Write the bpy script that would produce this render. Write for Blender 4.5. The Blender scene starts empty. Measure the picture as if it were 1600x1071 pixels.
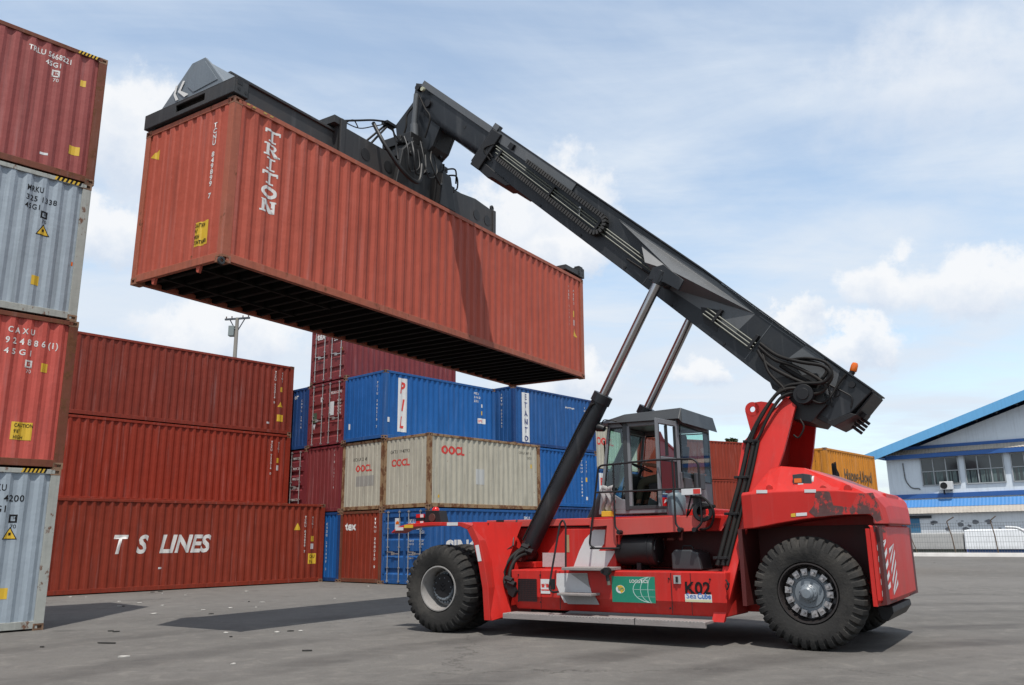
import bpy, bmesh, math, random
from mathutils import Vector, Matrix, noise
random.seed(7)
C = bpy.context.scene.collection
SC = bpy.context.scene
R = math.radians

# ---------------------------------------------------------------- camera
cam_d = bpy.data.cameras.new('camera'); cam = bpy.data.objects.new('camera', cam_d); C.objects.link(cam)
PITCH, ROLL, CAMH = 0.233300, -0.011204, 1.5228
f_ = Vector((0, math.cos(PITCH), math.sin(PITCH))); u_ = Vector((0, -math.sin(PITCH), math.cos(PITCH))); r_ = Vector((1, 0, 0))
rr = r_ * math.cos(ROLL) + u_ * math.sin(ROLL); uu = -r_ * math.sin(ROLL) + u_ * math.cos(ROLL)
M = Matrix((rr, uu, -f_)).transposed().to_4x4(); M.translation = (0, 0, CAMH); cam.matrix_world = M
cam_d.sensor_width = 36; cam_d.lens = 29.0043; cam_d.clip_end = 3000; cam_d.clip_start = 0.1
SC.camera = cam
SC.view_settings.view_transform = 'Standard'; SC.view_settings.look = 'None'; SC.view_settings.exposure = 0.0; SC.view_settings.gamma = 1.0

# ---------------------------------------------------------------- sun
SUN_AZ, SUN_EL = R(-86.5), R(65.5)      # direction towards the sun, azimuth counted from +X
sd = Vector((math.cos(SUN_EL) * math.cos(SUN_AZ), math.cos(SUN_EL) * math.sin(SUN_AZ), math.sin(SUN_EL)))
sun_d = bpy.data.lights.new('sun', 'SUN'); sun_d.energy = 4.8; sun_d.angle = R(0.5); sun_d.color = (1.0, 0.955, 0.89)
sun = bpy.data.objects.new('sun', sun_d); C.objects.link(sun); sun.rotation_euler = sd.to_track_quat('Z', 'Y').to_euler()

# ---------------------------------------------------------------- node helper
class NT:
    def __init__(s, nt): s.nt = nt; s.n = nt.nodes; s.l = nt.links
    def node(s, t, **kw):
        nd = s.n.new(t)
        for k, v in kw.items(): setattr(nd, k, v)
        return nd
    def put(s, sock, v):
        if isinstance(v, bpy.types.NodeSocket): s.l.new(v, sock)
        elif v is not None: sock.default_value = v
    def math(s, op, a, b=None, c=None, clamp=False):
        nd = s.node('ShaderNodeMath', operation=op, use_clamp=clamp)
        for i, v in enumerate((a, b, c)):
            if v is not None: s.put(nd.inputs[i], v)
        return nd.outputs[0]
    def vmath(s, op, a, b=None, out=0):
        nd = s.node('ShaderNodeVectorMath', operation=op); s.put(nd.inputs[0], a)
        if b is not None: s.put(nd.inputs[1], b)
        return nd.outputs[out]
    def mix(s, f, a, b, blend='MIX'):
        nd = s.node('ShaderNodeMix', data_type='RGBA', blend_type=blend); s.put(nd.inputs[0], f); s.put(nd.inputs[6], a); s.put(nd.inputs[7], b)
        return nd.outputs[2]
    def noise(s, vec, scale, detail=4, rough=.5, dist=0, out=0):
        nd = s.node('ShaderNodeTexNoise'); s.put(nd.inputs['Vector'], vec); nd.inputs['Scale'].default_value = scale
        nd.inputs['Detail'].default_value = detail; nd.inputs['Roughness'].default_value = rough; nd.inputs['Distortion'].default_value = dist
        return nd.outputs[out]
    def maprange(s, v, a, b, c=0.0, d=1.0, smooth=False):
        nd = s.node('ShaderNodeMapRange'); nd.clamp = True
        if smooth: nd.interpolation_type = 'SMOOTHSTEP'
        s.put(nd.inputs[0], v); 
        for i, q in enumerate((a, b, c, d)): nd.inputs[i + 1].default_value = q
        return nd.outputs[0]
    def scale(s, vec, sc, loc=(0, 0, 0)):
        nd = s.node('ShaderNodeMapping'); s.put(nd.inputs[0], vec); nd.inputs['Scale'].default_value = sc; nd.inputs['Location'].default_value = loc
        return nd.outputs[0]

def c4(c): return (c[0], c[1], c[2], 1.0)

# ---------------------------------------------------------------- sky: Nishita with thin high cloud and a few cumulus
w = bpy.data.worlds.new('World'); SC.world = w; w.use_nodes = True
W = NT(w.node_tree); W.n.clear()
sky = W.node('ShaderNodeTexSky', sky_type='NISHITA'); sky.sun_disc = False
sky.sun_elevation = SUN_EL; sky.sun_rotation = math.pi / 2 - SUN_AZ; sky.air_density = 1.0; sky.dust_density = 1.2; sky.ozone_density = 1.3
tc = W.node('ShaderNodeTexCoord').outputs['Generated']
dirn = W.vmath('NORMALIZE', tc)
sep = W.node('ShaderNodeSeparateXYZ'); W.put(sep.inputs[0], dirn)
zz = W.math('ADD', W.math('MAXIMUM', sep.outputs[2], 0.0), 0.12)
cmb = W.node('ShaderNodeCombineXYZ'); W.put(cmb.inputs[0], W.math('DIVIDE', sep.outputs[0], zz)); W.put(cmb.inputs[1], W.math('DIVIDE', sep.outputs[1], zz)); cmb.inputs[2].default_value = 3.7
cp = cmb.outputs[0]
veil1 = W.noise(W.scale(cp, (.8, .8, 1), (1.7, .6, 0)), .75, 8, .58, .5)
veil2 = W.noise(W.scale(cp, (.5, 1.3, 1), (4, 2, 1)), 2.1, 8, .6, .5)
veil = W.maprange(W.math('ADD', W.math('MULTIPLY', veil1, .65), W.math('MULTIPLY', veil2, .35)), .33, .59, 0.22, 1.0, True)
low = W.maprange(sep.outputs[2], 0.0, 0.30, 0.80, 0.0)      # thin cloud gathers towards the horizon
veil = W.math('MAXIMUM', veil, low)
wv = W.vmath('ADD', dirn, W.vmath('SCALE', W.vmath('SUBTRACT', W.noise(dirn, 9, 8, .62, 0, 1), (.5, .5, .5)), None))
for nd in W.n:
    if nd.type == 'VECT_MATH' and nd.operation == 'SCALE': nd.inputs[3].default_value = .13
skyc = W.mix(1.0, sky.outputs[0], (2.0, 1.95, 1.75, 1), 'MULTIPLY')
cloudcol = W.mix(veil2, (4.9, 5.7, 6.8, 1), (6.3, 6.8, 7.35, 1))
col = W.mix(veil, skyc, cloudcol)
fluff = W.noise(dirn, 22, 8, .62)
for (d, sx, sz, rad) in (
    ((0.482, 0.837, 0.260), .9, 2.0, .100), ((0.401, 0.880, 0.254), 1, 1.6, .065), ((0.374, 0.905, 0.202), 1, 2.2, .060), ((0.323, 0.917, 0.233), 1, 2.2, .05), ((0.452, 0.768, 0.453), .95, 1.4, .12),
    ((0.032, 0.930, 0.367), 1, 1.3, .120), ((0.078, 0.937, 0.341), 1, 1.6, .07), ((-0.333, 0.915, 0.229), .9, 2.0, .10), ((-0.419, 0.800, 0.430), 1, 1.3, .10), ((-0.445, 0.831, 0.334), .8, 2.0, .09), ((0.219, 0.958, 0.187), 1, 1.8, .045), ((0.061, 0.982, 0.181), .7, 2.0, .07)):
    q = W.vmath('SUBTRACT', wv, d); q = W.vmath('MULTIPLY', q, (sx, sx, sz)); L = W.vmath('LENGTH', q, None, 1)
    L = W.math('ADD', L, W.math('MULTIPLY', W.math('SUBTRACT', fluff, .5), rad * 1.3))
    m = W.maprange(L, rad * (1.25 if sx == .95 else .98), rad * (.2 if sx == .95 else .55), 0, .55 if sx == .95 else .9, True)
    sp_ = W.node('ShaderNodeSeparateXYZ'); W.put(sp_.inputs[0], q)
    shade = W.maprange(W.math('ADD', W.math('DIVIDE', sp_.outputs[2], rad), W.math('MULTIPLY', W.math('SUBTRACT', fluff, .5), 1.6)), -.7, .25, 0, 1)
    col = W.mix(m, col, W.mix(shade, (5.3, 5.9, 6.8, 1), (7.3, 7.4, 7.55, 1)))
bg = W.node('ShaderNodeBackground'); W.put(bg.inputs[0], col); bg.inputs[1].default_value = 0.13
wo = W.node('ShaderNodeOutputWorld'); W.l.new(bg.outputs[0], wo.inputs[0])

# ---------------------------------------------------------------- materials
MATS = {}; KA = .76
def base_mat(name, rgb, rough=.5, metal=0.0, var=.12, nscale=2.5, bump=0.0, bscale=30, spec=.5, rust=0.0, rustcol=(.11, .045, .022), streak=0.0, dirt=0.0, dirtcol=(.16, .14, .12), scratch=0.0, scratchcol=(.55, .5, .48)):
    if name in MATS: return MATS[name]
    if metal < .5: rgb = tuple(x * KA for x in rgb); dirtcol = tuple(x * KA for x in dirtcol); scratchcol = tuple(x * KA for x in scratchcol)
    m = bpy.data.materials.new(name); m.use_nodes = True; T = NT(m.node_tree)
    b = T.n['Principled BSDF']
    oc = T.node('ShaderNodeTexCoord').outputs['Object']
    oi = T.node('ShaderNodeObjectInfo'); 
    off = T.node('ShaderNodeCombineXYZ'); T.put(off.inputs[0], T.math('MULTIPLY', oi.outputs['Random'], 37.0)); T.put(off.inputs[1], T.math('MULTIPLY', oi.outputs['Random'], 91.0))
    v = T.vmath('ADD', oc, off.outputs[0])
    n = T.noise(v, nscale, 6, .6)
    col = T.mix(n, c4([x * (1 - var) for x in rgb]), c4([min(1, x * (1 + var)) for x in rgb]))
    if streak > 0:
        st = T.noise(T.scale(v, (5, 5, .28)), 1.6, 6, .62)
        col = T.mix(T.maprange(st, .5, .72, 0, streak), col, c4([x * .45 + .01 for x in rgb]))
        st2 = T.noise(T.scale(v, (7, 7, .4), (3, 1, 9)), 1.2, 5, .6)
        col = T.mix(T.maprange(st2, .56, .75, 0, streak * .6), col, c4([min(1, x * .75 + .14) for x in rgb]))
    if dirt > 0:
        dn = T.noise(v, 1.1, 8, .65)
        col = T.mix(T.maprange(dn, .48, .75, 0, dirt), col, c4(dirtcol))
    rg = T.math('ADD', T.math('MULTIPLY', n, .18), rough - .09)
    if rust > 0:
        rn = T.noise(T.scale(v, (1, 1, .7)), 4.5, 9, .68)
        th = .74 - rust * .30
        rm = T.maprange(rn, th, th + .05, 0, .92)
        rc = T.mix(T.noise(v, 22, 4), c4([x * .5 for x in rustcol]), c4([x * 1.7 for x in rustcol]))
        col = T.mix(rm, col, rc); rg = T.math('ADD', rg, T.math('MULTIPLY', rm, .3), clamp=True)
    if scratch > 0:
        sn = T.noise(T.scale(v, (1.5, 1.5, 1.5)), 11, 8, .8, 1.2)
        sm = T.maprange(sn, .70 - scratch * .1, .73 - scratch * .1, 0, .75)
        col = T.mix(sm, col, c4(scratchcol))
    T.put(b.inputs['Base Color'], col); T.put(b.inputs['Roughness'], rg); b.inputs['Metallic'].default_value = metal
    b.inputs['Specular IOR Level'].default_value = spec
    if bump > 0:
        bn = T.noise(v, bscale, 4, .6); bp = T.node('ShaderNodeBump'); bp.inputs['Strength'].default_value = bump; bp.inputs['Distance'].default_value = .02
        T.put(bp.inputs['Height'], bn); T.l.new(bp.outputs[0], b.inputs['Normal'])
    MATS[name] = m
    return m
def cont_paint(name, rgb, rust=.15, dirt=.12, streak=.45):
    rust += .04; streak = min(.8, streak + .15)
    return base_mat(name, rgb, rough=.58, var=.20, nscale=1.1, bump=.8, bscale=2.2, rust=rust, streak=streak, dirt=dirt, dirtcol=tuple(x * .55 + .05 for x in rgb), scratch=.45, scratchcol=tuple(min(1, x * .6 + .26) for x in rgb), spec=.22)
def glass_mat():
    if 'glass' in MATS: return MATS['glass']
    m = bpy.data.materials.new('tinted_glass'); m.use_nodes = True; T = NT(m.node_tree); T.n.clear()
    tr = T.node('ShaderNodeBsdfTransparent'); tr.inputs[0].default_value = (.66, .88, .82, 1)
    gl = T.node('ShaderNodeBsdfGlossy'); gl.inputs[0].default_value = (.9, .95, 1, 1); gl.inputs['Roughness'].default_value = .02
    fr = T.node('ShaderNodeFresnel'); fr.inputs[0].default_value = 1.5
    mx = T.node('ShaderNodeMixShader'); T.put(mx.inputs[0], T.math('ADD', fr.outputs[0], .03)); T.l.new(tr.outputs[0], mx.inputs[1]); T.l.new(gl.outputs[0], mx.inputs[2])
    o = T.node('ShaderNodeOutputMaterial'); T.l.new(mx.outputs[0], o.inputs[0]); MATS['glass'] = m
    return m
def emis(name, rgb, s):
    m = base_mat(name, rgb, rough=.3); b = m.node_tree.nodes['Principled BSDF']; b.inputs['Emission Color'].default_value = c4(rgb); b.inputs['Emission Strength'].default_value = s; return m

RED = base_mat('truck_red', (.60, .024, .018), rough=.42, var=.16, nscale=1.6, bump=.10, bscale=4, dirt=.38, dirtcol=(.30, .075, .06), scratch=.22, scratchcol=(.16, .09, .08), streak=.28, spec=.32)
REDWORN = base_mat('scraped_red', (.62, .03, .024), rough=.5, var=.1, nscale=2, rust=.98, rustcol=(.045, .035, .034), scratch=.5, scratchcol=(.42, .30, .30), dirt=.3, dirtcol=(.2, .07, .06))
REDDIM = base_mat('shaded_red', (.10, .009, .008), rough=.6, var=.25, dirt=.6, dirtcol=(.02, .01, .01))  # red darkened to stand for shade in wheel arches and engine bay
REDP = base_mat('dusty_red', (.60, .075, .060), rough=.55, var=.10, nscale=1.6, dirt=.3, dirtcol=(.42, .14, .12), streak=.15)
REDIN = base_mat('tower_inner_red', (.42, .02, .017), rough=.5, var=.15, dirt=.3, dirtcol=(.2, .03, .03))
BOOM = base_mat('boom_charcoal', (.021, .024, .029), rough=.42, var=.35, nscale=1.4, dirt=.35, dirtcol=(.065, .062, .058), bump=.08, bscale=5, streak=.45, scratch=.15, scratchcol=(.16, .16, .16), spec=.35)
BOOML = base_mat('boom_grey', (.105, .112, .12), rough=.45, var=.15, nscale=1.8, dirt=.3, dirtcol=(.16, .15, .14), streak=.3, scratch=.1)
BLACK = base_mat('black_steel', (.012, .012, .014), rough=.5, var=.3, dirt=.35, dirtcol=(.05, .045, .04), spec=.35)
GREASE = base_mat('greasy_black', (.006, .006, .007), rough=.55, var=.5, nscale=5, dirt=.3, dirtcol=(.04, .036, .03))
SPRD = base_mat('spreader_charcoal', (.028, .029, .031), rough=.6, var=.35, nscale=3, dirt=.5, dirtcol=(.075, .056, .045), rust=.12, streak=.3)
SPRG = base_mat('spreader_grey', (.16, .19, .22), rough=.45, var=.12, nscale=3, dirt=.25, dirtcol=(.2, .18, .16), streak=.35, scratch=.2)
RUBBER = base_mat('tyre_rubber', (.036, .035, .034), rough=.9, var=.35, nscale=3, bump=.35, bscale=25, dirt=.85, dirtcol=(.125, .115, .102), scratch=.12, scratchcol=(.16, .15, .14), spec=.15)
HOSE = base_mat('hose_rubber', (.014, .013, .013), rough=.65, var=.3, dirt=.4, dirtcol=(.055, .045, .036), spec=.2)
CHROME = base_mat('chrome_rod', (.40, .38, .38), rough=.20, metal=1.0, var=.1)
STEEL = base_mat('galvanised_steel', (.42, .42, .41), rough=.45, metal=.6, var=.2, dirt=.4, dirtcol=(.2, .17, .14))
BRASS = base_mat('plated_pipe', (.13, .14, .11), rough=.5, metal=.0, var=.3, nscale=8, dirt=.5)
RIMG = base_mat('rim_grey', (.36, .35, .34), rough=.5, var=.25, nscale=5, rust=.5, rustcol=(.10, .07, .055), dirt=.6, dirtcol=(.15, .12, .10))  # grey and dirt deepened to suggest shade inside the rim dish
HUBG = base_mat('hub_grey', (.20, .23, .26), rough=.4, var=.2, nscale=6, dirt=.4, dirtcol=(.1, .08, .07))
HUBD = base_mat('hub_dark', (.05, .045, .045), rough=.35, metal=.5, var=.4, nscale=9, dirt=.5, dirtcol=(.05, .035, .03))
LUG = base_mat('lug_bare_steel', (.42, .40, .40), rough=.35, metal=.7, var=.35, nscale=14, dirt=.4, dirtcol=(.1, .07, .06))
CABG = base_mat('cab_grey', (.21, .22, .24), rough=.4, var=.08, nscale=2, dirt=.2, dirtcol=(.2, .18, .16), streak=.2)
CABD = base_mat('cab_dark_grey', (.038, .042, .047), rough=.42, var=.15, dirt=.2)
WHITE = base_mat('white_paint', (.74, .75, .76), rough=.5, var=.05, dirt=.3, dirtcol=(.45, .43, .41), streak=.15)
LETW = base_mat('white_lettering', (.78, .77, .75), rough=.6, var=.08, nscale=6, dirt=.35, dirtcol=(.5, .40, .36))
LETK = base_mat('black_lettering', (.014, .014, .016), rough=.8, var=.2, spec=.15)
LETR = base_mat('red_lettering', (.66, .04, .03), rough=.6, var=.1)
def chipped(m, lo):          # paint flaked off in small patches
    T = NT(m.node_tree); v = T.node('ShaderNodeTexCoord').outputs['Object']; n = T.noise(v, 9, 8, .75)
    T.put(T.n['Principled BSDF'].inputs['Alpha'], T.maprange(n, lo, lo + .03, 1, 0))
chipped(LETW, .635); chipped(LETR, .655)
LETB = base_mat('navy_lettering', (.02, .04, .18), rough=.6, var=.1)
YEL = base_mat('yellow_sticker', (.74, .47, .03), rough=.5, var=.12, nscale=9, dirt=.3, dirtcol=(.45, .3, .08))
ORANGE = base_mat('orange_lens', (.85, .16, .01), rough=.2)
REDL = base_mat('red_lens', (.62, .01, .01), rough=.2)
GREEN = base_mat('green_sign', (.01, .24, .15), rough=.45, var=.06)
STEPM = base_mat('step_grating', (.30, .27, .26), rough=.6, var=.15, nscale=8, bump=.4, bscale=60, dirt=.4, dirtcol=(.2, .15, .13))
RUSTY = base_mat('rusty_casting', (.28, .165, .10), rough=.75, var=.4, nscale=9, rust=.8, rustcol=(.09, .05, .03))
FLOORD = base_mat('underside_dark', (.007, .006, .005), rough=.8, var=.4, nscale=2, dirt=.3, dirtcol=(.02, .013, .01), spec=.15)  # near-black colour stands in for the shade under the containers
SEATM = base_mat('seat_fabric', (.02, .02, .022), rough=.9)

# ---------------------------------------------------------------- mesh builder
class MB:
    def __init__(s): s.v = []; s.f = []; s.sm = False
    def add(s, vs, fs):
        o = len(s.v); s.v += [tuple(p) for p in vs]; s.f += [tuple(i + o for i in f) for f in fs]; return s
    def box(s, a, b):
        x0, y0, z0 = (min(a[i], b[i]) for i in range(3)); x1, y1, z1 = (max(a[i], b[i]) for i in range(3))
        return s.add([(x0, y0, z0), (x1, y0, z0), (x1, y1, z0), (x0, y1, z0), (x0, y0, z1), (x1, y0, z1), (x1, y1, z1), (x0, y1, z1)],
                     [(0, 3, 2, 1), (4, 5, 6, 7), (0, 1, 5, 4), (1, 2, 6, 5), (2, 3, 7, 6), (3, 0, 4, 7)])
    def prism(s, poly, vec):
        n = len(poly); P = [Vector(p) for p in poly]; v = Vector(vec)
        return s.add([*P, *[p + v for p in P]], [tuple(range(n))[::-1], tuple(range(n, 2 * n))] + [(i, (i + 1) % n, n + (i + 1) % n, n + i) for i in range(n)])
    def loft(s, secs, closed=True, caps=True):
        n = len(secs[0]); vs = [p for q in secs for p in q]; fs = []
        for k in range(len(secs) - 1):
            for i in range(n if closed else n - 1):
                j = (i + 1) % n; fs.append((k * n + i, k * n + j, (k + 1) * n + j, (k + 1) * n + i))
        if caps: fs += [tuple(range(n))[::-1], tuple(range((len(secs) - 1) * n, len(secs) * n))]
        return s.add(vs, fs)
    def cyl(s, p0, p1, r0, r1=None, n=20, caps=True):
        r1 = r0 if r1 is None else r1; p0 = Vector(p0); p1 = Vector(p1); d = (p1 - p0).normalized()
        a = d.orthogonal().normalized(); b = d.cross(a)
        sec = lambda p, r: [p + (a * math.cos(t) + b * math.sin(t)) * r for t in (2 * math.pi * i / n for i in range(n))]
        return s.loft([sec(p0, r0), sec(p1, r1)], True, caps)
    def tube(s, pts, r, n=8, smooth=True):
        P = [Vector(p) for p in pts]
        if smooth and len(P) > 2:
            Q = []
            for i in range(len(P) - 1):
                p0 = P[max(i - 1, 0)]; p1 = P[i]; p2 = P[i + 1]; p3 = P[min(i + 2, len(P) - 1)]
                for k in range(6):
                    t = k / 6; Q.append(.5 * ((2 * p1) + (-p0 + p2) * t + (2 * p0 - 5 * p1 + 4 * p2 - p3) * t * t + (-p0 + 3 * p1 - 3 * p2 + p3) * t ** 3))
            Q.append(P[-1]); P = Q
        secs = []; a = None
        for i, p in enumerate(P):
            d = (P[min(i + 1, len(P) - 1)] - P[max(i - 1, 0)]).normalized()
            a = d.orthogonal().normalized() if a is None else (a - d * a.dot(d)).normalized()
            b = d.cross(a); secs.append([p + (a * math.cos(t) + b * math.sin(t)) * r for t in (2 * math.pi * j / n for j in range(n))])
        return s.loft(secs)
    def pipe(s, pts, r, n=8, rad=.08):        # straight runs with rounded corners
        P = [Vector(p) for p in pts]; Q = [P[0]]
        for i in range(1, len(P) - 1):
            a = (P[i - 1] - P[i]); b = (P[i + 1] - P[i]); k = min(rad, a.length * .45, b.length * .45); A = P[i] + a.normalized() * k; B = P[i] + b.normalized() * k
            for t in (0, .25, .5, .75, 1): Q.append(A * (1 - t) ** 2 + P[i] * 2 * t * (1 - t) + B * t * t)
        Q.append(P[-1]); return s.tube(Q, r, n, False)
    def lathe(s, prof, n=48, y0=0.0):          # profile of (radius, y); axis Y
        secs = [[(r * math.cos(t), y + y0, r * math.sin(t)) for t in (2 * math.pi * i / n for i in range(n))] for r, y in prof]
        return s.loft(secs, True, False)
    def mirror(s):
        s.half = (len(s.v), len(s.f)); o = len(s.v); k = len(s.f); s.v += [(x, -y, z) for x, y, z in s.v]; s.f += [tuple(i + o for i in f)[::-1] for f in s.f[:k]]; return s
    def xf(s, M): s.v = [tuple(M @ Vector(p)) for p in s.v]; return s
    def mesh(s, name, smooth=None):
        me = bpy.data.meshes.new(name); me.from_pydata(s.v, [], s.f); me.validate()
        bm = bmesh.new(); bm.from_mesh(me); bmesh.ops.recalc_face_normals(bm, faces=bm.faces)
        if smooth is not None:
            for f in bm.faces: f.smooth = True
            for e in bm.edges:
                if len(e.link_faces) == 2 and e.calc_face_angle(0) > R(smooth): e.smooth = False
        bm.to_mesh(me); bm.free(); return me
def link(name, me, mat, parent=None, bevel=0.0, label=None):
    o = bpy.data.objects.new(name, me); C.objects.link(o)
    if parent is not None: o.parent = parent
    if not me.materials: me.materials.append(None)
    o.material_slots[0].link = 'OBJECT'; o.material_slots[0].material = mat
    if bevel > 0:
        b = o.modifiers.new('bevel', 'BEVEL'); b.width = bevel; b.segments = 2; b.limit_method = 'ANGLE'; b.angle_limit = R(40)
    if label: o['label'] = label
    return o
def part(name, mb, mat, parent=None, smooth=None, bevel=0.0, label=None):
    h = getattr(mb, 'half', None)
    if h and len(mb.v) == 2 * h[0]:           # a mirrored pair: one object for each side
        a, b = MB(), MB(); a.v, a.f = mb.v[:h[0]], mb.f[:h[1]]; b.v = mb.v[h[0]:]; b.f = [tuple(i - h[0] for i in f) for f in mb.f[h[1]:]]
        link(name, b.mesh(name, smooth), mat, parent, bevel, label); return link(name, a.mesh(name, smooth), mat, parent, bevel, label)
    return link(name, mb.mesh(name, smooth), mat, parent, bevel, label)
def thing(name, label, cat, M=None, group=None):
    o = bpy.data.objects.new(name, None); C.objects.link(o); o.empty_display_size = .3
    if M is not None: o.matrix_world = M
    return tag(o, label, cat, group)
def tag(o, label, cat, group=None):
    o['label'] = label; o['category'] = cat
    if group: o['group'] = group
    return o
def struct(o): o['kind'] = 'structure'; return o

# ---------------------------------------------------------------- lettering
def text_mesh(body, size, bold=0.0, shear=0.0, spacing=1.0, align='LEFT', xs=1.0):
    cu = bpy.data.curves.new('t', 'FONT'); cu.body = body; cu.size = size; cu.offset = bold * size; cu.shear = shear; cu.space_character = spacing; cu.align_x = align; cu.resolution_u = 3
    ob = bpy.data.objects.new('t', cu); C.objects.link(ob); bpy.context.view_layer.update()
    me = bpy.data.meshes.new_from_object(ob.evaluated_get(bpy.context.evaluated_depsgraph_get()))
    C.objects.unlink(ob); bpy.data.objects.remove(ob); bpy.data.curves.remove(cu)
    for v in me.vertices: v.co.x *= xs
    return me
def decal(name, me, fmap, mat, parent, breaks=None, label=None):
    """lay a flat mesh (x right, y up) onto a surface through fmap; cut it first at the fold lines in breaks"""
    if breaks:
        bm = bmesh.new(); bm.from_mesh(me)
        xs = [v.co.x for v in bm.verts]
        if xs:
            for b in breaks:
                if min(xs) < b < max(xs): bmesh.ops.bisect_plane(bm, geom=bm.verts[:] + bm.edges[:] + bm.faces[:], plane_co=(b, 0, 0), plane_no=(1, 0, 0), dist=1e-5)
        bm.to_mesh(me); bm.free()
    for v in me.vertices: v.co = Vector(fmap(v.co.x, v.co.y))
    me.name = name; me.materials.clear()
    return link(name, me, mat, parent, label=label)
def poly_mesh(polys):
    me = bpy.data.meshes.new('p'); vs = []; fs = []
    for p in polys: o = len(vs); vs += [(x, y, 0) for x, y in p]; fs.append(tuple(range(o, o + len(p))))
    me.from_pydata(vs, [], fs); return me
def rect(x0, y0, x1, y1): return [(x0, y0), (x1, y0), (x1, y1), (x0, y1)]
def ring(cx, cy, rx, ry, t, n=24):
    P = []
    for i in range(n):
        a, b = 2 * math.pi * i / n, 2 * math.pi * (i + 1) / n
        P.append([(cx + rx * math.cos(a), cy + ry * math.sin(a)), (cx + rx * math.cos(b), cy + ry * math.sin(b)), (cx + (rx - t) * math.cos(b), cy + (ry - t) * math.sin(b)), (cx + (rx - t) * math.cos(a), cy + (ry - t) * math.sin(a))])
    return P
def ell(cx, cy, rx, ry, n=24): return [(cx + rx * math.cos(2 * math.pi * i / n), cy + ry * math.sin(2 * math.pi * i / n)) for i in range(n)]
# ---------------------------------------------------------------- ground
def ground_mat():
    m = bpy.data.materials.new('asphalt'); m.use_nodes = True; T = NT(m.node_tree); b = T.n['Principled BSDF']
    v = T.node('ShaderNodeTexCoord').outputs['Object']
    big = T.noise(v, .11, 7, .62, .6); mid = T.noise(v, .9, 8, .65); fine = T.noise(v, 26, 4, .7); grit = T.noise(v, 140, 2, .6)
    col = T.mix(T.maprange(big, .36, .64), (0.098, 0.092, 0.085, 1), (0.148, 0.139, 0.130, 1))
    col = T.mix(T.maprange(mid, .35, .7), col, T.mix(.5, col, (0.152, 0.144, 0.131, 1)))
    col = T.mix(T.maprange(fine, .3, .75, 0, .42), col, (0.056, 0.053, 0.050, 1))
    col = T.mix(T.maprange(grit, .60, .70, 0, .35), col, (0.197, 0.184, 0.170, 1))
    patch = T.noise(T.scale(v, (1, 1, 1), (9, 4, 0)), 2.6, 9, .72, .8); col = T.mix(T.maprange(patch, .52, .70, 0, .40), col, (.215, .200, .178, 1)); col = T.mix(T.maprange(patch, .46, .30, 0, .45), col, (.065, .062, .058, 1))
    # tyre tracks, curved bands swept across the yard, and oil spots
    sp = T.node('ShaderNodeSeparateXYZ'); T.put(sp.inputs[0], T.vmath('SUBTRACT', v, (9.0, 3.0, 0)))
    rad = T.math('SQRT', T.math('ADD', T.math('MULTIPLY', sp.outputs[0], sp.outputs[0]), T.math('MULTIPLY', sp.outputs[1], sp.outputs[1])))
    rad = T.math('ADD', rad, T.math('MULTIPLY', T.noise(v, .25, 3), .6))
    for r0, wd, k in ((10.2, .5, .65), (11.9, .55, .6), (7.5, .45, .5), (8.9, .3, .35), (14.6, .5, .5), (16.6, .6, .45), (19.5, .5, .4)):
        band = T.math('SUBTRACT', 1.0, T.maprange(T.math('ABSOLUTE', T.math('SUBTRACT', rad, r0)), wd * .35, wd, 0, 1, True), clamp=True)
        band = T.math('MULTIPLY', band, T.maprange(T.noise(v, .5, 5, .65), .35, .6, 0, k))
        col = T.mix(band, col, (0.047, 0.043, 0.041, 1))
    oil = T.maprange(T.noise(v, .55, 6, .6, .4), .63, .72, 0, .55); col = T.mix(oil, col, (0.038, 0.037, 0.035, 1))
    st = T.noise(T.scale(v, (.25, 2.6, 1)), 1.0, 8, .7, .3); col = T.mix(T.maprange(st, .58, .72, 0, .35), col, (0.176, 0.166, 0.153, 1))
    crack = T.node('ShaderNodeTexVoronoi', feature='DISTANCE_TO_EDGE'); T.put(crack.inputs['Vector'], T.vmath('ADD', v, T.vmath('SCALE', T.noise(v, 1.2, 5, .7, 0, 1), None))); crack.inputs['Scale'].default_value = .16
    for nd in T.n:
        if nd.type == 'VECT_MATH' and nd.operation == 'SCALE': nd.inputs[3].default_value = 1.6
    cm = T.math('MULTIPLY', T.maprange(crack.outputs['Distance'], 0, .006, .7, 0), T.maprange(big, .45, .55, 0, 1))
    col = T.mix(cm, col, (0.033, 0.031, 0.028, 1))
    T.put(b.inputs['Base Color'], col); b.inputs['Roughness'].default_value = .88; b.inputs['Specular IOR Level'].default_value = .3
    bp = T.node('ShaderNodeBump'); bp.inputs['Strength'].default_value = .7; bp.inputs['Distance'].default_value = .02
    T.put(bp.inputs['Height'], T.math('ADD', T.math('MULTIPLY', fine, .8), T.math('ADD', T.math('MULTIPLY', mid, 1.2), T.math('MULTIPLY', grit, .15)))); T.l.new(bp.outputs[0], b.inputs['Normal'])
    return m
g = MB(); g.add([(-600, -300, 0), (900, -300, 0), (900, 1200, 0), (-600, 1200, 0)], [(0, 1, 2, 3)])
gr = struct(part('ground', g, ground_mat()))

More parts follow.
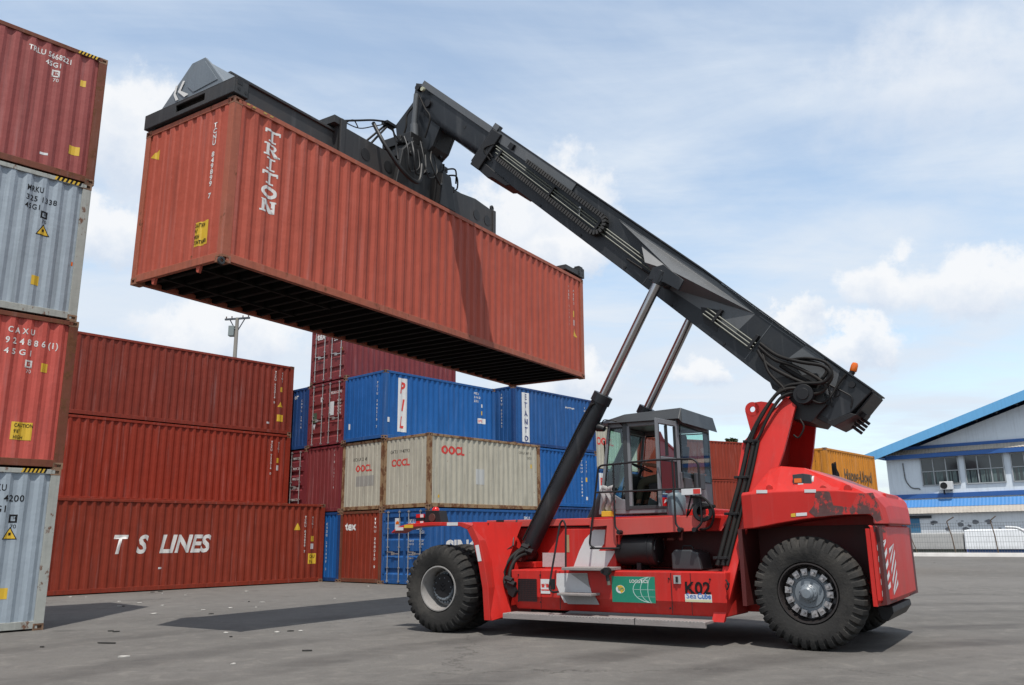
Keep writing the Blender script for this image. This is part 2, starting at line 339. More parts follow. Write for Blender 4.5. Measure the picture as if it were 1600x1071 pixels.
# ---------------------------------------------------------------- shipping containers
CW = 2.438; HC = 2.896; LO = 2.591
YG = 0.84460
GA = Vector((math.cos(YG), math.sin(YG), 0)); GB = Vector((-math.sin(YG), math.cos(YG), 0))
def grid(a, b, z=0.0, yaw=0.0):
    p = GA * a + GB * b; m = Matrix.Rotation(YG + yaw, 4, 'Z'); m.translation = (p.x, p.y, z); return m
CORR = dict(side=(.072, .068, .070, .036), end=(.118, .022, .086, .024))
def corr(kind, s):
    o, sl, i, d = CORR[kind]; P = o + 2 * sl + i; t = s % P
    if t < o: return 0
    if t < o + sl: return d * (t - o) / sl
    if t < o + sl + i: return d
    return d * (1 - (t - o - sl - i) / sl)
def folds(kind, L):
    o, sl, i, d = CORR[kind]; P = o + 2 * sl + i; out = [0.0]; s = 0
    while s < L:
        for q in (o, o + sl, o + sl + i, P):
            if s + q < L: out.append(s + q)
        s += P
    out.append(L); return out
SX0 = .165
def side_pt(x, z, out=.004): return (x, .010 + corr('side', x - SX0) - out, z)         # y=0 face
def end_pt(y, z, out=.004): return (.010 + corr('end', y - .13) - out, y, z)             # x=0 face
CACHE = {}
def cont_meshes(L, H):
    if (L, H) in CACHE: return CACHE[(L, H)]
    d = {}
    z0, z1 = .155, H - .085
    for nm, yy, sg in (('near', .010, 1), ('far', CW - .010, -1)):
        m = MB(); F = folds('side', L - 2 * SX0); secs = [[(SX0 + s, yy + sg * corr('side', s), z0), (SX0 + s, yy + sg * corr('side', s), z1)] for s in F]
        m.loft(secs, False, False); d['side_' + nm] = m.mesh('side_panel')
    m = MB(); F = folds('end', CW - .26); m.loft([[(.010 + corr('end', s), .13 + s, z0), (.010 + corr('end', s), .13 + s, z1)] for s in F], False, False)
    d['end'] = m.mesh('end_panel')
    # frame: rails and posts
    m = MB()
    for y in (0, CW):
        s = 1 if y == 0 else -1
        m.box((.1, y, H - .10), (L - .1, y + s * .075, H - .012)); m.box((.1, y + s * .006, .03), (L - .1, y + s * .06, .165))
        m.box((.1, y + s * .014, .118), (L - .1, y + s * .10, .03))
    for x in (0, L):
        s = 1 if x == 0 else -1
        m.box((x, .1, H - .105), (x + s * .08, CW - .1, H - .014)); m.box((x + s * .004, .1, .03), (x + s * .08, CW - .1, .165))
        for y in (0, CW):
            t = 1 if y == 0 else -1
            m.box((x + s * .002, y + t * .002, .11), (x + s * .165, y + t * .05, H - .11)); m.box((x + s * .002, y + t * .045, .11), (x + s * .06, y + t * .135, H - .11))
    d['frame'] = m.mesh('frame')
    m = MB(); m.box((.08, .06, H - .05), (L - .08, CW - .06, H - .022))
    n = int(L / .30)
    for i in range(n): x = .2 + i * (L - .4) / n; m.box((x, .1, H - .024), (x + .13, CW - .1, H - .006))
    d['roof'] = m.mesh('roof_panel')
    m = MB(); m.box((.06, .05, .150), (L - .06, CW - .05, .175))
    n = int(L / .36)
    for i in range(n + 1):
        x = .18 + i * (L - .42) / n; m.box((x, .06, .045), (x + .05, CW - .06, .152)); m.box((x, .06, .045), (x + .10, CW - .06, .056))
    if L > 8:
        for y in (.70, CW - .75): m.box((.1, y, .02), (3.1, y + .05, .16))
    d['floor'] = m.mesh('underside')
    m = MB(); m.box((0, 0, 0), (.178, .162, .118)); me = m.mesh('corner_casting')
    bm = bmesh.new(); bm.from_mesh(me); fs = [f for f in bm.faces]
    for f in fs:
        if f.normal.x > .5 or f.normal.y > .5 or abs(f.normal.z) > .5: continue
        bmesh.ops.inset_individual(bm, faces=[f], thickness=.046, depth=0); bmesh.ops.inset_individual(bm, faces=[f], thickness=.004, depth=-.035)
    bm.to_mesh(me); bm.free(); d['cast'] = me
    # doors
    for k, (ya, yb) in enumerate(((.12, 1.212), (1.226, CW - .12))):
        m = MB(); zs = [(.16, 0)]; hh = H - .26; nb = 4
        for i in range(nb):
            c = .16 + hh * (i + .5) / nb; zs += [(c - .11, 0), (c - .07, .045), (c + .05, .045), (c + .11, 0)]
        zs.append((H - .10, 0)); m.loft([[(.02 + q, ya, z), (.02 + q, yb, z)] for z, q in zs], False, False)
        m.box((.010, ya, .16), (.06, ya + .05, H - .10)); m.box((.010, yb - .05, .16), (.06, yb, H - .10))
        for z in (.35, 1.0, 1.7, H - .4): m.box((-.012, (ya if k == 0 else yb) - .04, z), (.02, (ya if k == 0 else yb) + .04, z + .07))
        d['door%d' % k] = m.mesh('door')
        for j, y in enumerate((ya + .24, yb - .24)):
            m = MB(); m.cyl((-.025, y, .06), (-.025, y, H - .06), .017, n=8)
            for z in (.09, H - .13): m.box((-.05, y - .035, z), (.02, y + .035, z + .05))
            for z in (.55, 1.25, H - .7): m.box((-.046, y - .03, z), (.012, y + .03, z + .04))
            d['rod%d%d' % (k, j)] = m.mesh('lock_rod', 30)
            m = MB(); s = 1 if j == 0 else -1; m.box((-.05, y, 1.03 + .06 * j), (-.03, y + s * .30, 1.06 + .06 * j)); m.box((-.06, y + s * .24, 1.0), (-.01, y + s * .29, 1.1))
            d['han%d%d' % (k, j)] = m.mesh('handle')
    CACHE[(L, H)] = d; return d
def dup_end(root, L): return
def container(label, M, L, H, paint, frame=None, cast=None, ends=('wall', 'wall'), under=True):
    d = cont_meshes(L, H); t = thing('shipping_container', label, 'shipping container', M)
    frame = frame or paint; cast = cast or RUSTY
    link('frame', d['frame'], frame, t, .006); link('side_panel', d['side_near'], paint, t); link('side_panel', d['side_far'], paint, t); link('roof_panel', d['roof'], paint, t)
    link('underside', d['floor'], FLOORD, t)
    for k, e in enumerate(ends):
        flip = Matrix.Identity(4) if k == 0 else Matrix.Translation((L, CW, 0)) @ Matrix.Rotation(math.pi, 4, 'Z')
        if e == 'wall': o = link('end_panel', d['end'], paint, t); o.matrix_local = flip
        else:
            for q in (0, 1):
                o = link('door', d['door%d' % q], paint, t); o.matrix_local = flip
                for j in (0, 1): link('lock_rod', d['rod%d%d' % (q, j)], STEEL, o); link('handle', d['han%d%d' % (q, j)], STEEL, o)
    for x in (0, L):
        for y in (0, CW):
            for z in (0, H):
                o = link('corner_casting', d['cast'], cast, t)
                S = Matrix.Diagonal((1 if x == 0 else -1, 1 if y == 0 else -1, 1 if z == 0 else -1, 1)); o.matrix_local = Matrix.Translation((x, y, z)) @ S
    return t
def side_text(t, body, x, z, size, mat=None, bold=0, shear=0, spacing=1, xs=1, name='lettering', rot=False, step=None, align='LEFT', label=None):
    """on the long near side; step = stack the characters downwards at that pitch"""
    mat = mat or LETW; res = []
    rows = [(body, z)] if step is None else [(ch, z - i * step) for i, ch in enumerate(body) if ch != ' ']
    me = None; bm = bmesh.new()
    for ch, zz_ in rows:
        q = text_mesh(ch, size, bold, shear, spacing, 'CENTER' if step else align, xs)
        for v in q.vertices: v.co.y += zz_
        bm.from_mesh(q); bpy.data.meshes.remove(q)
    me = bpy.data.meshes.new('x'); bm.to_mesh(me); bm.free()
    xs_ = [v.co.x for v in me.vertices]
    br = [SX0 + f - x for f in folds('side', 12.0)]
    return decal(name, me, lambda a, b: side_pt(x + a, b), mat, t, br, label)
def side_polys(t, polys, mat, name='sticker', label=None, out=.003):
    br = [SX0 + f for f in folds('side', 12.0)]
    return decal(name, poly_mesh(polys), lambda a, b: side_pt(a, b, out), mat, t, br, label)
def end_text(t, body, y, z, size, mat=None, bold=0, xs=1, step=None, name='lettering', align='LEFT'):
    """on the x=0 end; y = position of the text start, reading direction is -y"""
    mat = mat or LETW; bm = bmesh.new()
    rows = [(body, z)] if step is None else [(ch, z - i * step) for i, ch in enumerate(body) if ch != ' ']
    for ch, zz_ in rows:
        q = text_mesh(ch, size, bold, 0, 1, 'CENTER' if step else align, xs)
        for v in q.vertices: v.co.y += zz_
        bm.from_mesh(q); bpy.data.meshes.remove(q)
    me = bpy.data.meshes.new('x'); bm.to_mesh(me); bm.free()
    br = [y - (.13 + f) for f in folds('end', CW - .26)]
    return decal(name, me, lambda a, b: end_pt(y - a, b), mat, t, br)
def end_polys(t, polys, mat, name='sticker', label=None, out=.003):
    return decal(name, poly_mesh([[(-y, z) for y, z in p] for p in polys]), lambda a, b: end_pt(-a, b, out), mat, t, [-(.13 + f) for f in folds('end', CW - .26)], label)
def door_text(t, body, y, z, size, mat=None, bold=0, xs=1, name='lettering'):
    q = text_mesh(body, size, bold, 0, 1, 'LEFT', xs)
    return decal(name, q, lambda a, b: (.008, y - a, z + b), mat or LETW, t)
def door_polys(t, polys, mat, name='sticker', label=None): return decal(name, poly_mesh([[(-y, z) for y, z in p] for p in polys]), lambda a, b: (.009, -a, b), mat, t, None, label)
def hazard(t, x0, x1, z, n=6):
    m = [];k = []
    for i in range(n):
        a = x0 + (x1 - x0) * i / n; b = x0 + (x1 - x0) * (i + .5) / n; m.append([(a, z), (b, z), (b + .03, z + .075), (a + .03, z + .075)]); c = x0 + (x1 - x0) * (i + 1) / n; k.append([(b, z), (c, z), (c + .03, z + .075), (b + .03, z + .075)])
    decal('hazard_marking', poly_mesh(m), lambda a, b: (a, -.003, b), YEL, t); decal('hazard_marking', poly_mesh(k), lambda a, b: (a, -.003, b), LETK, t)
def warn_tri(t, x, z, s):
    side_polys(t, [[(x - s * .58, z - s * .45), (x + s * .58, z - s * .45), (x, z + s * .62)]], LETK, 'warning_triangle', out=.004)
    side_polys(t, [[(x - s * .46, z - s * .38), (x + s * .46, z - s * .38), (x, z + s * .47)]], YEL, 'warning_triangle', out=.007)
    side_polys(t, [rect(x - .02, z - .12 * s, x + .02, z + .12 * s)], LETK, 'warning_triangle', out=.009)
def caution(t, x, z, w_, h_, lines):
    side_polys(t, [rect(x, z, x + w_, z + h_)], YEL, 'caution_sticker', out=.004)
    for i, s in enumerate(lines): side_text(t, s, x + .04, z + h_ * (1 - (i + .85) / len(lines)), h_ / len(lines) * .85, LETK, bold=.01, xs=.75, name='caution_lettering')
    for o in t.children:
        if o.name.startswith('caution_lettering'):
            for v in o.data.vertices: v.co.y -= .004
def ric(t, x, z, mat=None, s=.28):      # small framed registration mark
    side_polys(t, [rect(x, z, x + s, z + .03), rect(x, z + s * .9, x + s, z + s * .9 + .03), rect(x, z, x + .03, z + s * .9), rect(x + s - .03, z, x + s, z + s * .9)], mat or LETW, 'registration_mark')
    side_text(t, 'ic', x + .06, z + .06, s * .8, mat, name='registration_mark'); side_text(t, '70', x + .03, z - s * .75, s * .75, mat, name='registration_mark')

P_RED1 = cont_paint('oxide_red_a', (.275, .038, .018), rust=.12)
P_RED2 = cont_paint('oxide_red_b', (.30, .036, .017), rust=.10)
P_RED3 = cont_paint('oxide_red_c', (.25, .038, .022), rust=.14)
P_MAR = cont_paint('maroon_a', (.225, .040, .042), rust=.12)
P_MAR2 = cont_paint('maroon_b', (.20, .030, .038), rust=.15)
P_TRI = cont_paint('lifted_red', (.49, .100, .062), rust=.13, dirt=.25)
P_CAX = cont_paint('faded_coral', (.58, .105, .082), rust=.22, dirt=.2)
P_GREY = cont_paint('pale_blue_grey', (.37, .43, .49), rust=.08, dirt=.15, streak=.3)
P_GREYF = cont_paint('pale_grey_frame', (.42, .43, .40), rust=.45, dirt=.3)
P_BLU = cont_paint('container_blue', (.012, .115, .38), rust=.08, streak=.3)
P_BLU2 = cont_paint('container_blue_dull', (.020, .105, .32), rust=.14)
P_BLUD = cont_paint('container_blue_dark', (.015, .06, .20), rust=.15)
P_OOC = cont_paint('container_beige', (.52, .49, .40), rust=.26, dirt=.3, streak=.6)
P_OOCF = cont_paint('rusty_beige_frame', (.34, .22, .12), rust=.75, dirt=.4)
P_YEL = cont_paint('container_orange', (.66, .25, .025), rust=.22, dirt=.3, streak=.6)
P_FR = cont_paint('red_frame_rusty', (.19, .062, .036), rust=.65, dirt=.3)

# near left stack, four high, right ends at one edge; 40 ft long running out of frame to the left
LA, LB, LY = (-8.591, 15.790, -0.035)
def leftbox(k, dx, *a, **kw): return container(*a[:1], Matrix.Translation(GA * 0) @ grid_at(k, dx), 12.192, HC, *a[1:], **kw)
def grid_at(k, dx):
    m = Matrix.Rotation(YG + LY, 4, 'Z'); p = Vector((LA, LB, 0)) + Matrix.Rotation(YG + LY, 3, 'Z') @ Vector((dx - 12.192, 0, 0)); m.translation = (p.x, p.y, k * HC + .002 * k + .001); return m
def ltext(t, body, x0, x1, z, cap, mat, bold=.012):
    q = text_mesh(body, 1.0, 0, 0, 1.08, 'LEFT', 1.0); w0 = max(v.co.x for v in q.vertices); bpy.data.meshes.remove(q)
    side_text(t, body, x0, z, cap / .73, mat, bold=bold, spacing=1.08, xs=(x1 - x0) / (w0 * cap / .73))
t = leftbox(0, 0, 'pale blue-grey container on the ground at the foot of the left stack, numbered 4200', P_GREY, P_GREYF)
ltext(t, 'MRKU', 10.98, 11.31, 2.47, .12, LETK); ltext(t, '325 4200', 10.98, 11.62, 2.28, .12, LETK); ltext(t, '45G1', 10.98, 11.34, 2.09, .12, LETK)
ric(t, 11.42, 1.90, LETK, .13); warn_tri(t, 11.46, 1.70, .21); hazard(t, 11.51, 11.92, HC - .085)
side_polys(t, [rect(11.38, .57, 11.54, .76)], YEL, 'height_sticker')
t = leftbox(1, .02, 'coral red container second from the ground in the left stack, numbered 924886', P_CAX, P_FR)
ltext(t, 'C A X U', 10.98, 11.44, 2.50, .11, LETW, .02); ltext(t, '9 2 4 8 8 6 (1)', 10.96, 11.86, 2.29, .12, LETW, .02); ltext(t, '4 5 G 1', 10.96, 11.42, 2.09, .11, LETW, .02)
ric(t, 11.33, 1.86, None, .13); side_polys(t, [rect(11.61, 1.81, 11.73, 1.98)], YEL, 'height_sticker')
caution(t, 11.24, .50, .35, .33, ['CAUTION', '9\'6"', 'HIGH'])
t = leftbox(2, -.03, 'pale blue-grey container third from the ground in the left stack, numbered 325 1338', P_GREY, P_GREYF)
ltext(t, 'MRKU', 11.03, 11.32, 2.46, .12, LETK); ltext(t, '325 1338', 11.03, 11.58, 2.27, .11, LETK); ltext(t, '45G1', 11.03, 11.29, 2.10, .11, LETK)
ric(t, 11.32, 1.95, LETK, .13); warn_tri(t, 11.40, 1.70, .22); hazard(t, 11.48, 11.97, HC - .085)
side_polys(t, [rect(11.30, .58, 11.44, .77)], YEL, 'height_sticker'); side_polys(t, [rect(11.98, 1.12, 12.01, 1.2)], ORANGE, 'sticker')
t = leftbox(3, .0, 'dull maroon container topmost of the tall left stack against the sky', cont_paint('dusty_maroon', (.34, .085, .078), rust=.14, dirt=.2), P_FR)
ltext(t, 'TRLU 5668221', 10.70, 11.50, 2.50, .12, LETW, .02); ltext(t, '45G1', 11.03, 11.31, 2.32, .11, LETW, .02)
ric(t, 11.17, 2.10, None, .14); side_polys(t, [rect(11.72, 2.11, 11.82, 2.25)], YEL, 'height_sticker'); side_polys(t, [rect(11.65, .55, 11.85, .74)], YEL, 'caution_sticker'); side_polys(t, [rect(11.14, .37, 11.28, .42)], WHITE, 'sticker'); hazard(t, 11.6, 12.0, HC - .085)

# red stack beyond, seen along its long sides
def vtext(t, xs_, body, x, z, size, step, mat=None): return side_text(t, body, x, z, size, mat, bold=.012, step=step)
TSA, TSB = (19.526, 27.129)
t = container('deep red container with large white T S LINES lettering standing on the ground', grid(TSA - 12.192, TSB, .001), 12.192, HC, P_RED1, P_RED1)
side_text(t, 'T', 4.18, 1.21, .78, LETW, bold=.035, shear=.22, xs=.85); side_text(t, 'S', 4.98, 1.21, .78, LETW, bold=.035, shear=.22, xs=.85); side_text(t, 'LINES', 5.72, 1.21, .78, LETW, bold=.035, shear=.22, xs=.90)
vtext(t, 0, 'TCNU 849899 7', 11.33, 2.35, .13, .105); vtext(t, 0, '45G1', 11.66, 2.35, .13, .12); 
side_polys(t, [[(10.85, 1.92), (11.13, 1.92), (10.99, 2.18)]], YEL, 'warning_triangle'); side_polys(t, [rect(11.6, 1.5, 11.74, 1.7)], YEL, 'height_sticker'); side_polys(t, [rect(11.6, 1.22, 11.74, 1.42)], WHITE, 'sticker')
caution(t, 11.52, .68, .34, .38, ['CAU', '9 6']); side_polys(t, [rect(5.75, .68, 5.87, .74)], WHITE, 'sticker')
RBA, RBB, RBZ = (19.455, 29.614, 2.902)
for k, (nm, pt, zz0) in enumerate((('brick red container in the middle of the red stack beside the tall left stack', P_RED2, RBZ), ('brown-red container on top of the red stack behind the left tower of containers', P_RED3, RBZ + HC + .002))):
    t = container(nm, grid(RBA - 12.192, RBB, zz0), 12.192, HC, pt, pt)
    vtext(t, 0, 'TCKU 953014 0', 11.32, 2.5, .13, .105); vtext(t, 0, '45G1', 11.65, 2.5, .13, .12)
    if k == 1: side_polys(t, [[(11.5, 1.12), (11.74, 1.12), (11.62, 1.34)]], YEL, 'warning_triangle'); side_polys(t, [rect(11.5, .52, 11.78, .80)], YEL, 'caution_sticker'); side_polys(t, [rect(11.02, .38, 11.16, .46)], WHITE, 'sticker'); side_polys(t, [rect(11.58, 1.75, 11.70, 1.95)], YEL, 'height_sticker')
    else: side_polys(t, [rect(11.58, 1.72, 11.70, 1.92)], YEL, 'height_sticker'); side_polys(t, [rect(11.58, 1.42, 11.70, 1.62)], WHITE, 'sticker')
t = container('red container hidden on the ground behind the deep red T S LINES container', grid(RBA - 12.192, RBB + .02, .001), 12.192, HC, P_RED2, P_RED2)

# the block of 20 ft boxes in the middle: rows 1 (nearest) to 4, levels 1 to 4
A0, B0 = (19.626, 21.359)
B1, B2, B3 = B0 + CW + .04, B0 + 2 * (CW + .04), B0 + 3 * (CW + .04)
Z1, Z2, Z3 = 2.592, 5.185, 7.778
def vend(t, body, y=.62, z=2.2, size=.13, step=.14): return end_text(t, body, y, z, size, LETW, bold=.015, step=step)
def small_marks(t, x0, mat=None):
    mat = mat or LETW
    side_text(t, 'TGHU 1902', x0, 2.2, .15, mat, bold=.01); side_text(t, '22G1', x0 + .25, 2.0, .15, mat, bold=.01); side_polys(t, [rect(x0 + .7, 1.55, x0 + .85, 1.75)], mat, 'registration_mark')
t = container('blue container with steel doors on the ground under the beige corner container', grid(A0, B0, .001), 6.058, LO, P_BLU2, P_BLU2, ends=('door', 'wall'))
door_polys(t, [rect(1.74, 1.76, 1.46, 2.27)], WHITE, 'sticker', 'white placard with an orange half disc'); door_polys(t, [[(1.60 + .10 * math.cos(a), 2.06 + .11 * math.sin(a)) for a in (math.pi * i / 10 for i in range(11))]], ORANGE, 'emblem'); 
for o in [o for o in t.children if o.name.startswith('emblem')]: 
    for v in o.data.vertices: v.co.x = .004
door_text(t, 'SKLU', 1.03, 2.06, .22, bold=.02, xs=.72); door_text(t, '2204', 1.03, 1.88, .22, bold=.02, xs=.75); door_text(t, '38 2', .60, 1.86, .22, bold=.02, xs=.75); door_text(t, '22G1', .45, 1.72, .15, xs=.8)
for i in range(4):
    door_text(t, 'MGW 30', 1.0, 1.45 - .11 * i - (.25 if i > 1 else 0), .10, xs=.7); door_text(t, '67 200', .45, 1.45 - .11 * i - (.25 if i > 1 else 0), .10, xs=.8)
side_text(t, 'SINO', .90, 1.02, .66, LETW, bold=.05, xs=1.15)
side_text(t, 'SKLU', 5.05, 2.24, .15, LETW, bold=.015)
t = container('oxide red container lettered tex on the ground beside the blue doors', grid(A0, B1, .001), 6.058, LO, P_RED1, P_FR)
end_text(t, 'tex', 2.12, 1.90, .42, LETW, bold=.04, xs=1.1); vend(t, 'TTNU 268010 9', .37, 2.22)
t = container('blue container low between the red T S LINES container and the tex container', grid(A0, B2, .001), 6.058, LO, P_BLU, P_BLUD)
end_text(t, 'or', 1.55, 2.0, .42, LETW, bold=.03); vend(t, 'CRXU 291440 3', .82, 2.1)
oo = container('rust-streaked beige container with red OOCL lettering, its long side towards the truck', grid(A0, B0, Z1), 6.058, LO, P_OOC, P_OOCF)
end_text(oo, 'OOCL', 2.0, 1.52, .34, LETR, bold=.035, xs=1.0); end_text(oo, 'GATU 19 47 93', 2.1, 1.98, .17, LETK, xs=.95)
side_text(oo, 'OOCL', .63, 1.90, .40, LETR, bold=.045, xs=1.0)
side_text(oo, 'OOLU 3697 5', 4.80, 2.16, .13, LETK, xs=.9); side_text(oo, '22G1', 5.25, 1.98, .13, LETK); side_polys(oo, [rect(5.45, 1.62, 5.55, 1.78)], YEL, 'height_sticker'); side_polys(oo, [rect(2.36, .88, 2.84, 1.44)], base_mat('washed_patch', (.52, .53, .52), rough=.6, var=.1), 'repainted_patch'); side_polys(oo, [rect(.45, .35, .55, .45)], YEL, 'sticker')
t = container('beige OOCL container showing only its corrugated end, left of the corner one', grid(A0, B1, Z1), 6.058, LO, P_OOC, P_OOCF)
end_text(t, 'OOCL', 1.62, 1.45, .34, LETR, bold=.035, xs=1.0); end_text(t, 'OOLU 22 45', 1.8, 1.85, .17, LETK, xs=.95); end_polys(t, [rect(1.6, .9, .55, 1.28)], base_mat('grey_patch', (.34, .33, .30), rough=.6, var=.1), 'repainted_patch')
t = container('plain maroon container end between the beige containers and the red stack', grid(A0, B2, Z1), 6.058, LO, P_MAR, P_MAR2)
vend(t, 'TRIU 503114', .5, 2.3)
t = container('dark maroon container with doors, mostly hidden behind the red stack', grid(A0 + .05, B3, Z1), 6.058, LO, P_MAR2, P_MAR2, ends=('door', 'wall'))
for i in range(5): door_text(t, 'MAX 2' + str(i), .9, 2.2 - .42 * i, .14, bold=.01)
pil = container('bright blue container with a white PIL sign on its side', grid(A0 - .05, B0 + CW - .03, Z2), 6.058, LO, P_BLU, P_BLU2)
side_polys(pil, [rect(.67, .30, 1.13, 2.36)], WHITE, 'sign_panel', out=.004)
for ch, zq in (('P', 1.78), ('I', 1.12), ('L', .46)): side_text(pil, ch, .74 if ch != 'I' else .84, zq, .60, LETR, bold=.035, shear=.2, xs=.68)
for o in [o for o in pil.children if o.name.startswith('lettering')]:
    for v in o.data.vertices: v.co.y -= .006
vend(pil, 'PCIU 340218 7', .45, 2.1); side_text(pil, 'PIDU', 4.80, 2.22, .13, bold=.015); side_text(pil, '3140 2', 4.80, 2.06, .13, bold=.015); side_text(pil, '22G1', 4.80, 1.90, .13, bold=.015)
side_polys(pil, [rect(5.2, 1.38, 5.3, 1.55)], YEL, 'height_sticker'); side_polys(pil, [rect(5.0, 1.02, 5.46, 1.24)], WHITE, 'sticker'); side_text(pil, 'SPIL', 5.04, 1.07, .15, LETR, bold=.02); side_polys(pil, [rect(5.2, 1.7, 5.32, 1.84)], WHITE, 'sticker'); side_polys(pil, [rect(.12, .62, .28, .80)], WHITE, 'sticker', out=.012)
end_polys(pil, [rect(2.15, .5, 2.07, .72)], WHITE)
t = container('maroon container with closed doors beside the blue PIL container', grid(A0 - .03, B2 - .1, Z2), 6.058, LO, P_MAR, P_MAR2, ends=('door', 'wall'))
door_polys(t, [rect(2.15, 1.0, 1.85, 1.4)], base_mat('green_placard', (.06, .10, .06), rough=.6)); door_polys(t, [rect(1.0, 1.2, .72, 1.75)], WHITE); door_polys(t, [rect(1.62, 1.8, 1.48, 2.0)], WHITE); door_polys(t, [[(2.1, .95), (1.9, .95), (2.0, .7)]], WHITE)
for i in range(5): door_text(t, '5310', .5, 1.72 - .13 * i, .12, bold=.01)
door_text(t, 'TEXU 2270', .95, 2.05, .15, bold=.015)
t = container('dull blue container end peeping out above the red stack', grid(A0 + .02, B3 - .08, Z2), 6.058, LO, P_BLUD, P_BLUD)
end_text(t, 'or', 1.1, 2.15, .3, LETW, bold=.02); vend(t, 'CRXU 2914', .55, 2.0)
t = container('maroon tex container on top of the block, partly hidden under the lifted container', grid(A0 - .05, B2 - .14, Z3), 6.058, LO, P_MAR, P_MAR2, ends=('door', 'wall'))
door_text(t, 'tex', 2.05, 1.85, .42, bold=.03); door_text(t, 'TTNU 1408', .98, 1.95, .16, bold=.015); door_text(t, '22G1 80', .9, 1.65, .16, bold=.015); door_polys(t, [rect(.42, 1.2, .32, 1.3)], YEL)
side_text(t, 'X', 1.55, 1.42, .50, LETW, bold=.03)
# second bay to the right of the block
A1 = 26.72
for k, (lb, zq, pt) in enumerate((('dark blue container on the ground behind the truck, below the two blue ones', .001, P_BLUD), ('plain blue container under the blue container with the white vertical sign', HC + .002, P_BLU), ('blue container with a white vertical sign lettered ETANTO', HC + LO + .004, P_BLU2))):
    t = container(lb, grid(A1, B1 - .14, zq), 6.058, HC if k == 0 else LO, pt, P_BLUD if k == 2 else pt)
    if k == 1: vtext(t, 0, 'TGHU 190284', 4.85, 2.1, .13, .16); vtext(t, 0, '2210', 5.2, 2.1, .13, .15); side_polys(t, [rect(5.14, 1.2, 5.26, 1.4)], YEL, 'height_sticker'); side_polys(t, [rect(5.14, .35, 5.3, .5)], WHITE, 'sticker')
    if k == 2:
        side_polys(t, [rect(.62, .10, 1.10, 2.36)], WHITE, 'sign_panel', out=.004); o = side_text(t, 'ETANTO', .86, 2.06, .34, LETB, bold=.02, step=.37)
        for v in o.data.vertices: v.co.y -= .006
        side_text(t, 'evergreen', 3.72, 1.98, .15, bold=.02, xs=1.1); vtext(t, 0, 'EMCU 3', 5.2, 2.1, .12, .15); vend(t, 'IMTU 903342', .7, 2.2)
# far boxes seen past the cab
fx = 39.9
t = container('blue container with a white and red PIL sign behind the driver cab', grid(fx, 28.9, HC), 6.058, LO, P_BLU2, P_BLU2)
side_polys(t, [rect(.25, .15, .95, 2.35)], WHITE, 'sign_panel', out=.004)
for ch, zq in (('P', 1.65), ('I', .95), ('L', .25)):
    o = side_text(t, ch, .38, zq, .60, LETR, bold=.03)
    for v in o.data.vertices: v.co.y -= .006
t = container('beige OOCL container far behind, seen through the cab glass', grid(fx, 28.9, HC + LO), 6.058, LO, P_OOC, P_OOC)
side_text(t, 'OOCL', .1, 1.45, .62, LETR, bold=.035)
t = container('dark blue container on the ground far behind the driver cab', grid(fx, 28.9, .001), 6.058, HC, P_BLUD, P_BLUD)
FR = (7.723,52.313,0.5024)   # (x, y, yaw)
for k, lb in enumerate(('oxide red container on the ground far behind the truck tower', 'oxide red container in the middle of the far row behind the truck tower', 'oxide red container topmost of the far row between cab and truck tower')):
    m = Matrix.Rotation(FR[2], 4, 'Z'); m.translation = (FR[0], FR[1], k * (LO + .002) + .001)
    container(lb, m, 12.192, LO, P_RED1, P_RED1)
YX, YB = (35.4,13.55)
YT = t = container('orange-yellow container with dark Hapag-Lloyd lettering right of the truck tower', grid(YX, YB, LO), 6.058, LO, P_YEL, P_YEL)
hl = side_text(t, 'Hapag-Lloyd', 1.88, 1.30, .70, base_mat('faded_black_lettering', (.13, .08, .035), rough=.7), bold=.02, xs=1.0)
side_polys(t, [ell(.82, 1.68, .20, .28, 14), [(.50, 1.2), (.82, 1.4), (.77, 2.0), (.57, 1.9)], [(.87, 1.3), (1.32, 1.35), (1.32, 1.5), (1.02, 2.05), (.92, 2.0)]], LETK, 'emblem', 'dark faded emblem left of the lettering')
for v in hl.data.vertices: v.co.y = .004          # lettering laid flat, bridging the recesses between the ribs
t = container('orange container on the ground hidden below the Hapag-Lloyd one', grid(YX, YB, .001), 6.058, LO, P_YEL, P_YEL)

